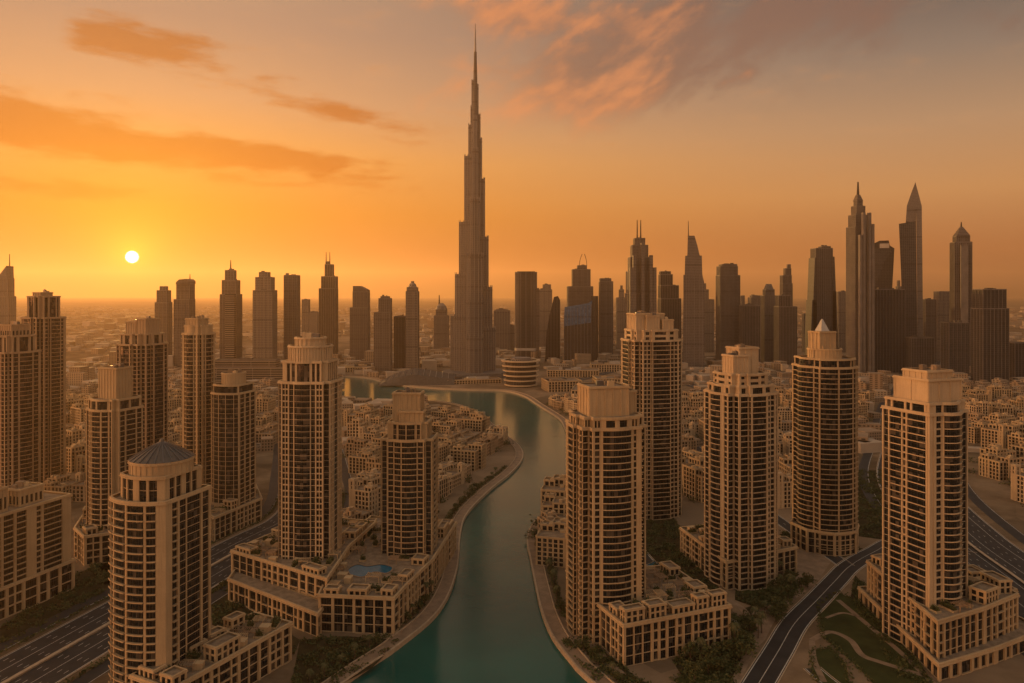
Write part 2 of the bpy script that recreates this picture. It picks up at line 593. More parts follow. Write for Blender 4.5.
def ground_mat():
    def f(t):
        p = pos(t)
        x, y, z = t.sep(p)
        near_n = t.noise(p, 0.02, 6, 0.65)
        far_n = t.noise(t.com(t.m('MULTIPLY', x, 0.0012), t.m('MULTIPLY', y, 0.0022), 0.0), 1.0, 9, 0.7)
        v = t.n.new('ShaderNodeTexVoronoi')
        v.feature = 'F1'; v.inputs['Scale'].default_value = 0.012
        t.put(v.inputs['Vector'], p)
        c = t.mix(t.smooth(near_n, 0.35, 0.66), (0.105, 0.074, 0.046, 1), (0.225, 0.16, 0.10, 1))
        c = t.mix(t.smooth(far_n, 0.42, 0.62, 0, 0.75), c, (0.30, 0.22, 0.15, 1))
        c = t.mix(t.smooth(far_n, 0.48, 0.34, 0, 0.7), c, (0.07, 0.058, 0.04, 1))
        c = t.mix(t.smooth(t.sep(v.outputs['Color'])[0], 0.6, 0.95, 0, 0.4), c, (0.06, 0.05, 0.035, 1))
        setb(t, c, 1.0, 0, 0.0, bump(t, near_n, 0.4, 1.0))
    return mat('sandy_ground', f)


def water_mat():
    def f(t):
        p = pos(t)
        x, y, z = t.sep(p)
        q = t.com(t.m('MULTIPLY', x, 0.55), t.m('MULTIPLY', y, 1.0), 0.0)
        n1 = t.noise(q, 0.55, 4, 0.6)
        n2 = t.noise(p, 0.06, 3, 0.5)
        h = t.m('ADD', n1, t.m('MULTIPLY', n2, 1.6))
        c = t.mix(t.smooth(t.noise(p, 0.012, 4), 0.3, 0.7), (0.004, 0.070, 0.062, 1), (0.010, 0.095, 0.080, 1))
        setb(t, c, 0.10, 0, 0.5, bump(t, h, 0.15, 0.6))
        t.b.inputs['IOR'].default_value = 1.33
    return mat('lake_water', f)


GE = 26000
struct(flat('ground', [(-GE, -900), (GE, -900), (GE, GE), (-GE, GE)], 0.0, ground_mat(), [lake_poly]))
struct(flat('lake_water', [(p[0], p[1]) for p in lake_poly], WZ, water_mat()))


def ribbon(line, half, z, m, name=None, thick=0.0, left=None):
    a, b = shift(line, -half if left is None else -left), shift(line, half)
    mb = MB()
    i = 0
    for k in range(len(line) - 1):
        mb.face([(b[k][0], b[k][1], z), (b[k + 1][0], b[k + 1][1], z), (a[k + 1][0], a[k + 1][1], z), (a[k][0], a[k][1], z)])
    return struct(mb.build(name, m)) if name else mb


def quay(name, bank, side, width):
    """quay wall, kerb and paved walk along one bank; side +1: land on the right of the line"""
    kerb = MB(); walk = MB()
    o = bank; i1 = shift(bank, side * 1.1); i2 = shift(bank, side * width); i3 = shift(bank, side * (width + 0.5))
    if side > 0:
        o_, i1_, i2_, i3_ = o[::-1], i1[::-1], i2[::-1], i3[::-1]
    else:
        o_, i1_, i2_, i3_ = o, i1, i2, i3
    kerb.strip(o_, i1_, WZ - 1, 0.55, caps=False)
    kerb.strip(i2_, i3_, -0.2, 0.9, caps=False)
    k = struct(kerb.build('quay_wall', CURB))
    for a in range(len(i1_) - 1):
        walk.face([(i1_[a][0], i1_[a][1], .12), (i1_[a + 1][0], i1_[a + 1][1], .12), (i2_[a + 1][0], i2_[a + 1][1], .12), (i2_[a][0], i2_[a][1], .12)])
    struct(walk.build('promenade', PAVING))


# left bank runs away from the camera with land on its left; far bank comes back with land on its left too
quay('left', left_bank, -1, 8.5)
quay('right', far_bank, -1, 8.5)


def straight(p, q, n=40):
    return [(p[0] + (q[0] - p[0]) * k / n, p[1] + (q[1] - p[1]) * k / n) for k in range(n + 1)]


hw_left = smoothline([(-320, 120), (-279, 260), (-247, 392), (-205, 560), (-184, 630), (-190, 700), (-215, 790), (-262, 950), (-330, 1180), (-430, 1500), (-560, 1900)], 8)
hw_right = smoothline([(300, 200), (322, 372), (342, 494), (360, 600), (412, 760), (520, 960), (670, 1240), (830, 1500), (1060, 1900), (1300, 2300)], 8)
avenue = smoothline([G(*p) for p in ((735, 725), (759, 683), (779, 650), (795, 623), (818, 599), (836, 580), (850, 566), (874, 552), (905, 540))] + [(352, 560)], 6)
side_road = smoothline([G(*p) for p in ((690, 442), (720, 470), (752, 500), (790, 528), (826, 552), (846, 566))], 6)
slip = smoothline([G(*p) for p in ((880, 720), (850, 698), (826, 680), (812, 668))], 4)
back_road = smoothline([(90, 700), (96, 560), (110, 482), (122, 446), (139, 424)], 6)


def road(name, line, half, lanes, z, dashes=True):
    ribbon(line, half, z, ASPHALT, name)
    e = MB()
    for s in (-1, 1):
        a, b = shift(line, s * half), shift(line, s * (half + 0.6))
        e.strip(b if s > 0 else b[::-1], a if s > 0 else a[::-1], -0.1, z + 0.14, caps=False)
    struct(e.build('road_kerb', CURB))
    pm = MB()
    for k in range(1, lanes):
        off = -half + 2 * half * k / lanes
        l2 = shift(line, off)
        w = 0.17
        if lanes >= 8 and k == lanes // 2:
            continue
        if k % 3 == 0 or not dashes:
            pm.add(ribbon(l2, w, z + 0.03, PAINT))
        else:
            fine = []
            for a, b in zip(l2, l2[1:]):
                L = math.hypot(b[0] - a[0], b[1] - a[1]); n = max(1, int(L / 3))
                fine += [(a[0] + (b[0] - a[0]) * q / n, a[1] + (b[1] - a[1]) * q / n) for q in range(n)]
            for q in range(0, len(fine) - 2, 4):
                pm.add(ribbon([fine[q], fine[q + 1]], w, z + 0.03, PAINT))
    for s in (-1, 1):
        pm.add(ribbon(shift(line, s * (half - 0.7)), 0.25, z + 0.03, PAINT))
    struct(pm.build('road_markings', PAINT))


road('highway', hw_left, 25, 12, 0.10)
road('highway', hw_right, 33, 14, 0.10)
road('avenue', avenue, 7.6, 2, 0.07, False)
road('road', side_road, 6, 2, 0.04)
road('road', slip, 4.5, 2, 0.05)
road('road', back_road, 4.5, 2, 0.05)
for ln, hf in ((hw_left, 25), (hw_right, 33)):                 # median and service strips beside the carriageways
    md = MB()
    md.strip(shift(ln, 1.2), shift(ln, -1.2), 0.05, 0.95, caps=False)
    struct(md.build('road_median', CURB))
for ln in (shift(hw_left, 36), shift(hw_left, -36), shift(hw_right, -46), shift(hw_right, 46)):
    ribbon(ln, 5, 0.05, ASPHALT, 'service_road')
    struct(ribbon(shift(ln, 4.4), 0.2, 0.08, PAINT).build('road_markings', PAINT))
# roads of the distant interchange
for pts in ([(560, 385), (610, 372), (660, 360), (700, 355)], [(650, 345), (672, 352), (690, 366), (720, 378), (790, 384)], [(690, 400), (720, 392), (760, 393), (800, 402)],
            [(600, 352), (640, 362), (690, 385), (760, 408)], [(330, 370), (380, 368), (440, 366)], [(60, 470), (110, 440), (200, 415), (280, 395)]):
    ln = smoothline([G(*p) for p in pts], 8)
    ribbon(ln, 11, 0.06, ASPHALT, 'road')
    struct(ribbon(ln, 0.5, 0.10, PAINT).build('road_markings', PAINT))

# lawns and paths
LAWNS = [[(818, 605), (838, 592), (862, 604), (905, 650), (930, 683), (880, 690), (850, 660), (822, 636)],
         [(812, 650), (832, 648), (846, 664), (850, 686), (822, 690), (812, 672)],
         [(740, 590), (775, 578), (800, 584), (790, 600), (752, 606)],
         [(728, 612), (752, 622), (750, 645), (736, 660), (722, 690), (690, 690), (672, 680), (735, 655)],
         [(858, 580), (876, 592), (900, 640), (880, 625), (856, 598)]]
for l in LAWNS:
    struct(flat('lawn', [G(*p) for p in l], 0.06, GRASSM))
for pts, hw in (([(838, 600), (868, 625), (900, 652), (940, 690)], 1.6), ([(812, 640), (830, 632), (850, 640), (862, 655), (880, 662), (912, 672), (940, 680)], 1.8),
                ([(826, 618), (842, 613), (856, 616)], 1.0), ([(812, 640), (814, 660), (824, 682)], 1.6), ([(728, 600), (745, 612), (752, 640), (735, 683)], 2.2)):
    ribbon(smoothline([G(*p) for p in pts], 6), hw, 0.09, PAVING, 'path')
for pts in ([(742, 560), (800, 545), (835, 556), (815, 585), (780, 610), (765, 640), (745, 660), (752, 610)], [(565, 640), (600, 683), (660, 700), (628, 676), (590, 640), (570, 600)]):
    struct(flat('pavement', [G(*p) for p in pts], 0.03, PAVING))


# ------------------------------------------------------------------ facades: piers, spandrels, windows, balconies along a plan
def mitres(poly):
    n = len(poly)
    res = []
    for i in range(n):
        a, b, c = poly[i - 1], poly[i], poly[(i + 1) % n]
        d1 = (b[0] - a[0], b[1] - a[1]); d2 = (c[0] - b[0], c[1] - b[1])
        l1 = math.hypot(*d1) or 1; l2 = math.hypot(*d2) or 1
        n1 = (d1[1] / l1, -d1[0] / l1); n2 = (d2[1] / l2, -d2[0] / l2)
        k = max(1 + n1[0] * n2[0] + n1[1] * n2[1], 0.3)
        res.append(((n1[0] + n2[0]) / k, (n1[1] + n2[1]) / k))
    return res


def offset(poly, d):
    return [(p[0] + m[0] * d, p[1] + m[1] * d) for p, m in zip(poly, mitres(poly))]


TOK = {'P': 1.35, 'p': 0.7, 'W': 2.7, 'B': 5.4, 'b': 3.4, 'G': 4.4, 'S': 4.0, 'T': 2.6}


def facade(poly, segs, z0, z1, fh, d=1.2, proj=0.9, top=True, spand=(0.55, 0.3)):
    """wall mesh and repeats [kind, mesh builder, [z], centre, normal] of one storey-stack"""
    mit = mitres(poly)
    n = len(poly)
    wall = MB()
    wall.prism(offset(poly, -d), z0, z1, 0, top, False, 1)
    nf = max(1, round((z1 - z0) / fh))
    fh = (z1 - z0) / nf
    reps = []
    for i0, cnt, pat in segs:
        idx = [(i0 + k) % n for k in range(cnt + 1)]
        pts = [poly[i] for i in idx]
        ms = [mit[i] for i in idx]
        cum = [0]
        for a, b in zip(pts, pts[1:]):
            cum.append(cum[-1] + math.hypot(b[0] - a[0], b[1] - a[1]))
        L = cum[-1]
        pat = pat or 'S'
        tot = sum(TOK[c] for c in pat)

        def at(s):
            for k in range(len(pts) - 1):
                if s <= cum[k + 1] + 1e-6:
                    l = cum[k + 1] - cum[k]
                    f = (s - cum[k]) / l if l else 0
                    if f < 1e-4:
                        return pts[k], ms[k]
                    if f > 1 - 1e-4:
                        return pts[k + 1], ms[k + 1]
                    a, b = pts[k], pts[k + 1]
                    return (a[0] + (b[0] - a[0]) * f, a[1] + (b[1] - a[1]) * f), ((b[1] - a[1]) / l, -(b[0] - a[0]) / l)
            return pts[-1], ms[-1]

        s = 0
        for c in pat:
            s1 = min(L, s + TOK[c] * L / tot)
            ss = [s] + [q for q in cum if s + 1e-3 < q < s1 - 1e-3] + [s1]
            pm = [at(q) for q in ss]
            off = lambda o: [(p[0] + m[0] * o, p[1] + m[1] * o) for p, m in pm]
            if c in 'PS':
                wall.strip(off(0), off(-d), z0, z1)
            elif c == 'p':
                wall.strip(off(-0.3), off(-d), z0, z1)
            else:
                lo, hi = {'W': spand, 'T': (0.5, 0.5), 'G': (0.12, 0.12), 'B': (0.0, 0.12), 'b': (0.0, 0.12)}[c]
                so = {'W': -0.22, 'T': -0.3, 'G': -0.42, 'B': -0.5, 'b': -0.5}[c]
                for k in range(nf + 1):
                    a = z0 + k * fh - (hi if k else 0)
                    b = z0 + k * fh + (lo if k < nf else 0)
                    wall.strip(off(so), off(-d), a, b)
                mid = pm[len(pm) // 2] if len(pm) > 2 else (((pm[0][0][0] + pm[1][0][0]) / 2, (pm[0][0][1] + pm[1][0][1]) / 2), pm[0][1])
                nx, ny = pm[-1][0][1] - pm[0][0][1], pm[0][0][0] - pm[-1][0][0]
                ln = math.hypot(nx, ny) or 1
                nrm = (nx / ln, ny / ln)
                w = MB()
                g = off(-d + 0.12)
                g2 = off(-d + 0.26)
                hh = fh - lo - hi
                for k in range(len(g) - 1):
                    w.face([(g[k][0], g[k][1], 0), (g[k + 1][0], g[k + 1][1], 0), (g[k + 1][0], g[k + 1][1], hh), (g[k][0], g[k][1], hh)], 0)
                wid = s1 - s
                nm = max(1, round(wid / 1.7))
                for q in range(1, nm):
                    (p, m) = at(s + wid * q / nm)
                    (p2, m2) = at(s + wid * q / nm + 0.13)
                    w.strip([(p[0] + m[0] * (-d + .24), p[1] + m[1] * (-d + .24)), (p2[0] + m2[0] * (-d + .24), p2[1] + m2[1] * (-d + .24))],
                            [(p[0] + m[0] * (-d + .1), p[1] + m[1] * (-d + .1)), (p2[0] + m2[0] * (-d + .1), p2[1] + m2[1] * (-d + .1))], 0, hh, 1)
                if hh > 3.0:
                    w.strip(off(-d + .22), off(-d + .1), hh * .7, hh * .7 + .12, 1)
                cen = (mid[0][0], mid[0][1])
                reps.append(['window', w, [z0 + k * fh + lo for k in range(nf)], cen, nrm])
                if c in 'Bb':
                    bl = MB()
                    pj = proj
                    bl.strip(off(pj), off(-d), 0, 0.25)
                    bl.strip(off(pj), off(pj - 0.2), 0.25, 0.55)
                    reps.append(['balcony', bl, [z0 + k * fh - 0.1 for k in range(nf)], cen, nrm])
            s = s1
    return wall, reps


def populate(root, holder, wall, reps, mats, name, label=None, limit=100, budget=None):
    """wall mesh as a part, its windows and balconies as sub-parts: the ones that show largest each an object, the rest one mesh"""
    o = wall.build(name, [mats[0], ROOFM], holder)
    loc, rz = root.location, root.rotation_euler.z
    ca, sa = math.cos(rz), math.sin(rz)
    for kind in ('window', 'balcony'):
        lim = limit if budget is None else budget[kind]
        mm = [GLASS, FRAME] if kind == 'window' else [mats[0]]
        cand = []
        for r_ in reps:
            if r_[0] != kind:
                continue
            wx = loc.x + ca * r_[3][0] - sa * r_[3][1]
            wy = loc.y + sa * r_[3][0] + ca * r_[3][1]
            nx, ny = ca * r_[4][0] - sa * r_[4][1], sa * r_[4][0] + ca * r_[4][1]
            facing = -(nx * wx + ny * wy) / math.hypot(wx, wy)
            for z in r_[2]:
                px, py = pxof(wx, wy, z)
                vis = facing > 0.12 and 0 < px < 1024 and 0 < py < 683
                dist = math.sqrt(wx * wx + wy * wy + (CAMH - z) ** 2)
                cand.append((0 if vis else 1, dist / max(facing, .12) ** .5, id(r_), z, r_))
        cand.sort(key=lambda q: q[:4])
        rest = MB()
        cache = {}
        used = 0
        for vis, _d, _i, z, r_ in cand:
            if vis == 0 and used < lim:
                if id(r_) not in cache:
                    cache[id(r_)] = r_[1].mesh(kind, mm)
                link(kind, cache[id(r_)], o, (0, 0, z))
                used += 1
            else:
                rest.add(r_[1], z)
        if budget is not None:
            budget[kind] -= used
        if rest.f:
            q = rest.build('window_glazing' if kind == 'window' else 'balcony_trim', mm, o)
            q['kind'] = 'stuff'
    return o


def arc(b, h, n=6):
    """points of a bow from (-b,0) to (b,0) with rise h, ends included"""
    rr = (b * b + h * h) / (2 * h)
    a = math.asin(min(1, b / rr))
    return [(rr * math.sin(-a + 2 * a * k / n), rr * math.cos(-a + 2 * a * k / n) - (rr - h)) for k in range(n + 1)]


def side(kind, c=0.12, b=0.2, h=0.07):
    if kind == 'sq':
        return [([(-.5, 0), (.5, 0)], 'm')]
    if kind == 'notch':
        return [([(-.5 + c, -c), (-.5 + c, 0)], 'n'), ([(-.5 + c, 0), (.5 - c, 0)], 'm'), ([(.5 - c, 0), (.5 - c, -c)], 'n')]
    if kind == 'notchbow':
        return [([(-.5 + c, -c), (-.5 + c, 0)], 'n'), ([(-.5 + c, 0), (-b, 0)], 'a'), (arc(b, h), 'b'), ([(b, 0), (.5 - c, 0)], 'e'), ([(.5 - c, 0), (.5 - c, -c)], 'n')]
    if kind == 'bow':
        return [([(-.5, 0), (-b, 0)], 'a'), (arc(b, h), 'b'), ([(b, 0), (.5, 0)], 'e')]
    if kind == 'barrel':
        return [(arc(.5, h, 10), 'b')]
    if kind == 'step':
        return [([(-.5 + c, -c), (-.5 + c, 0)], 'n'), ([(-.5 + c, 0), (-b, 0)], 'a'), ([(-b, 0), (-b, h)], 'n'), ([(-b, h), (b, h)], 'b'), ([(b, h), (b, 0)], 'n'),
                ([(b, 0), (.5 - c, 0)], 'e'), ([(.5 - c, 0), (.5 - c, -c)], 'n')]


class SegList(list):
    def __init__(s):
        s.keys = []


def plan(sides, pats):
    """sides: four (kind, options); returns unit polygon and segments; pats: {'0m': 'PWP', 'm': ...} by side then piece"""
    pts, segs = [], SegList()
    for k in range(4):
        kind, opt = sides[k % len(sides)]
        for pl, key in side(kind, **opt):
            q = []
            for t, o in pl:
                q.append([(t, -.5 - o), (.5 + o, t), (-t, .5 + o), (-.5 - o, -t)][k])
            segs.keys.append(str(k) + key)
            segs.append((len(pts), len(q) - 1, pats.get(str(k) + key, pats.get(key, 'S'))))
            pts += q[:-1]
    return pts, segs


def fit(unit, cy, Lp, Rp, rz, dr):
    """scale and centre so that the plan spans the two pixel columns at that distance"""
    ca, sa = math.cos(rz), math.sin(rz)
    k = (Rp - Lp) * cy / F * 0.8
    cx = ((Lp + Rp) / 2 - CX) * cy / F
    for _ in range(12):
        xs = []
        for u, v in unit:
            x, y = u * k, v * k * dr
            xs.append(CX + (cx + ca * x - sa * y) * F / (cy + sa * x + ca * y))
        a, b = min(xs), max(xs)
        k *= (Rp - Lp) / (b - a)
        cx += ((Lp + Rp) / 2 - (a + b) / 2) * cy / F
    return k, cx


def circle(r, n=24, cx=0, cy=0, ph=0):
    return [(cx + r * math.cos(ph + 2 * math.pi * k / n), cy + r * math.sin(ph + 2 * math.pi * k / n)) for k in range(n)]


def rect(w, d, cx=0, cy=0):
    return [(cx - w / 2, cy - d / 2), (cx + w / 2, cy - d / 2), (cx + w / 2, cy + d / 2), (cx - w / 2, cy + d / 2)]


def cornice(parent, poly, z, m, out=0.5, h=1.2, inn=0.9):
    mb = MB()
    q = poly + [poly[0]]
    mm = mitres(poly)
    mm = mm + [mm[0]]
    o = [(p[0] + a[0] * out, p[1] + a[1] * out) for p, a in zip(q, mm)]
    i = [(p[0] - a[0] * inn, p[1] - a[1] * inn) for p, a in zip(q, mm)]
    o2 = [(p[0] + a[0] * out * .45, p[1] + a[1] * out * .45) for p, a in zip(q, mm)]
    mb.strip(o, i, z - 0.35, z + 0.25, caps=False)
    mb.strip(o2, i, z + 0.252, z + h, caps=False)
    return mb.build('cornice', m, parent)


def block(parent, name, poly, z0, z1, m, pitch=3.2, slots=0.0, cap=True, rib=0.35):
    """solid penthouse storey with pilasters, a coping and, if asked, dark openings near its head"""
    mb = MB()
    mb.prism(poly, z0, z1, 0, True, False, 1)
    n = len(poly)
    for a, b in zip(poly, poly[1:] + poly[:1]):
        L = math.hypot(b[0] - a[0], b[1] - a[1])
        k = max(1, round(L / pitch))
        ux, uy = (b[0] - a[0]) / L, (b[1] - a[1]) / L
        nx, ny = uy, -ux
        for q in range(k + 1):
            s = min(max(L * q / k, 0.4), L - 0.4) if L > 1 else L / 2
            if n > 8 and q == k:
                continue
            c = (a[0] + ux * s, a[1] + uy * s)
            p = [(c[0] - ux * .4 - nx * .1, c[1] - uy * .4 - ny * .1), (c[0] - ux * .4 + nx * rib, c[1] - uy * .4 + ny * rib), (c[0] + ux * .4 + nx * rib, c[1] + uy * .4 + ny * rib), (c[0] + ux * .4 - nx * .1, c[1] + uy * .4 - ny * .1)]
            mb.prism(p[::-1] if (ux * ny - uy * nx) > 0 else p, z0, z1 - 0.05)
        if slots and L > 4:
            for q in range(k):
                s0, s1 = L * q / k + .75, L * (q + 1) / k - .75
                if s1 - s0 < .5:
                    continue
                za, zb = z0 + (z1 - z0) * .12, z0 + (z1 - z0) * (.12 + slots)
                A = (a[0] + ux * s0 + nx * .03, a[1] + uy * s0 + ny * .03); B = (a[0] + ux * s1 + nx * .03, a[1] + uy * s1 + ny * .03)
                mb.face([(A[0], A[1], za), (B[0], B[1], za), (B[0], B[1], zb), (A[0], A[1], zb)], 2)
    o = mb.build(name, [m, ROOFM, GLASS], parent)
    bw, bh = max(p[0] for p in poly) - min(p[0] for p in poly), max(p[1] for p in poly) - min(p[1] for p in poly)
    if bw > 8 and bh > 6:                                # cooling units, cabins and rails on the flat roof
        q = random.Random(int(z1 * 31 + bw * 7))
        mx, my = sum(p[0] for p in poly) / n, sum(p[1] for p in poly) / n
        for k in range(q.choice((3, 4, 5))):
            u = MB(); w_, d_, h_ = q.uniform(1.6, min(5, bw * .3)), q.uniform(1.6, min(4, bh * .3)), q.uniform(1.4, 3.6)
            u.box(-w_ / 2, w_ / 2, -d_ / 2, d_ / 2, 0, h_)
            if q.random() < .5:
                u.pole(0, 0, h_, h_ + .5, .6, .6, 10)
            u.build('roof_unit', q.choice((METAL, m, ROOFM)), o, (mx + q.uniform(-.28, .28) * bw, my + q.uniform(-.28, .28) * bh, z1))
    if cap:
        cornice(o, poly, z1, m, 0.4 + rib, 0.9, 0.7)
    return o


def roof_kit(parent, poly, z, n, seed, m, avoid=(), pool=None):
    """terrace furniture: pergolas, planters with shrubs, air units, each a part"""
    q = random.Random(seed)
    xs = [p[0] for p in poly]; ys = [p[1] for p in poly]
    inn = offset(poly, -4.0)
    done = 0
    tries = 0
    placed = []
    while done < n and tries < 600:
        tries += 1
        c = (q.uniform(min(xs), max(xs)), q.uniform(min(ys), max(ys)))
        if not inside(c, inn) or any(inside(c, a) for a in avoid) or any(math.hypot(c[0] - p[0], c[1] - p[1]) < 5.2 for p in placed):
            continue
        placed.append(c)
        a = R(q.choice((0, 90))) + q.uniform(-.05, .05)
        t = q.random()
        if t < 0.38:
            mb = MB()
            w, d, h = q.uniform(5, 9), q.uniform(3.5, 6), q.uniform(2.6, 3.4)
            for sx in (-1, 1):
                for sy in (-1, 1):
                    mb.box(sx * w / 2 - .2, sx * w / 2 + .2, sy * d / 2 - .2, sy * d / 2 + .2, 0, h)
            for sy in (-1, 1):
                mb.box(-w / 2 - .5, w / 2 + .5, sy * d / 2 - .22, sy * d / 2 + .22, h, h + .4, bottom=True)
            k = int(w / 1.0)
            for i in range(k + 1):
                x = -w / 2 + w * i / k
                mb.box(x - .12, x + .12, -d / 2 - .6, d / 2 + .6, h + .402, h + .65, bottom=True)
            mb.build('pergola', TIMBER if q.random() < .5 else m, parent, (c[0], c[1], z), a)
        elif t < 0.8:
            mb = MB()
            w, d = q.uniform(4, 10), q.uniform(2.0, 4.5)
            mb.strip([(-w / 2, -d / 2), (w / 2, -d / 2), (w / 2, d / 2), (-w / 2, d / 2), (-w / 2, -d / 2)], [(-w / 2 + .4, -d / 2 + .4), (w / 2 - .4, -d / 2 + .4), (w / 2 - .4, d / 2 - .4), (-w / 2 + .4, d / 2 - .4), (-w / 2 + .4, -d / 2 + .4)], 0, 1.1, caps=False)
            pl = mb.build('planter', m, parent, (c[0], c[1], z), a)
            lf = MB()
            leaves(lf, q, int(w * d * 9), lambda: (q.uniform(-w / 2 + .5, w / 2 - .5), q.uniform(-d / 2 + .5, d / 2 - .5), abs(q.gauss(1.2, 1.0)) + .4), .45, .85)
            lf.build('shrub', LEAF, pl)
        else:
            mb = MB()
            w, d, h = q.uniform(3, 6), q.uniform(3, 5), q.uniform(2, 3.5)
            mb.box(-w / 2, w / 2, -d / 2, d / 2, 0, h)
            mb.box(-w / 2 - .25, w / 2 + .25, -d / 2 - .25, d / 2 + .25, h, h + .35, bottom=True)
            mb.build('roof_cabin', m, parent, (c[0], c[1], z), a)
        done += 1


def leaves(mb, q, n, where, s0, s1, mat_=0):
    for _ in range(n):
        c = Vector(where())
        s = q.uniform(s0, s1)
        u = Vector((q.gauss(0, 1), q.gauss(0, 1), q.gauss(0, .6))).normalized()
        w = u.cross(Vector((q.gauss(0, 1), q.gauss(0, 1), q.gauss(0, 1)))).normalized()
        mb.face([tuple(c - u * s), tuple(c + w * s * .6), tuple(c + u * s), tuple(c - w * s * .6)], mat_)


ROOTS = []          # (ground polygon, name): where big buildings stand


def tower(name, label, cat, LR, ybase, rz, sides, pats, ztop, fh=3.8, dr=1.0, zbase=0.0, mats=(STONE,), d=0.9, proj=0.9, tiers=(), group=None):
    d, proj = .85, proj * .55
    cy = F * CAMH / (ybase - HZ)
    unit, segs = plan(sides, pats)
    k, cx = fit(unit, cy, LR[0], LR[1], R(rz), dr)
    root = thing(name, label, cat, (cx, cy, 0), R(rz), group)
    poly = [(u * k, v * k * dr) for u, v in unit]
    budget = {'window': 100, 'balcony': 100}
    zt = zat(ztop, cy)
    wall, reps = facade(poly, segs, zbase, zt, fh, d, proj)
    sh = populate(root, root, wall, reps, mats, 'shaft', budget=budget)
    cornice(root, poly, zt, mats[0], 0.6, 1.3)
    ca, sa = math.cos(R(rz)), math.sin(R(rz))
    ROOTS.append([(cx + ca * x - sa * y, cy + sa * x + ca * y) for x, y in offset(poly, 3)])
    z = zt
    for T in tiers:                                     # stacked storeys above the shaft
        z1 = zat(T['y'], cy)
        if 'box' in T:
            ox, oy, w, dd = [v * k for v in T['box']]
            block(root, T.get('name', 'penthouse'), rect(w, dd * dr, ox, oy * dr), T.get('z0', z), z1, T.get('m', mats[0]), T.get('pitch', 3.2), T.get('slots', 0))
            if not T.get('keep'):
                z = z1
            continue
        if 'drum' in T:
            block(root, 'drum', circle(T['drum'] * k, 28), z, z1, mats[0], 2.6, T.get('slots', 0), True, 0.25)
            z = z1
            continue
        kk = T['k']
        p2 = [(x * kk, y * kk) for x, y in poly]
        sg = [(a, b, T['pats'].get(ky, T['pats'].get(ky[1:], T['pats'].get('*', 'S')))) for (a, b, q), ky in zip(segs, segs.keys)] if isinstance(T.get('pats'), dict) else [(a, b, c if T.get('pats') is None else T['pats']) for a, b, c in segs]
        if z1 - z < 1:
            z1 = z + 1
        w2, r2 = facade(p2, sg, z, z1, T.get('fh', 5), d, 0.5, spand=(1.2, 0.8))
        populate(root, root, w2, r2, mats, 'crown_storey', budget=budget)
        cornice(root, p2, z1, mats[0], 0.5, 1.1)
        z = z1
    KEEP_OUT[root.name] = [offset(poly, 1.5)]
    return root, k, cy, z, poly


def podpat(L, bay, pat, seed):
    q = random.Random(seed * 17 + 3)
    n = max(1, round(L / bay))
    s = 'P'
    if pat != 'GP':
        return s + pat * n
    while n > 0:
        k = q.choice((1, 1, 2, 2, 3))
        k = min(k, n)
        s += {1: q.choice(('WP', 'GP', 'bP')), 2: q.choice(('GpGP', 'WpWP', 'BP')), 3: q.choice(('GpGpGP', 'WpBpWP'))}[k]
        n -= k
    return s


KEEP_OUT = {}       # local polygons on a podium roof already taken


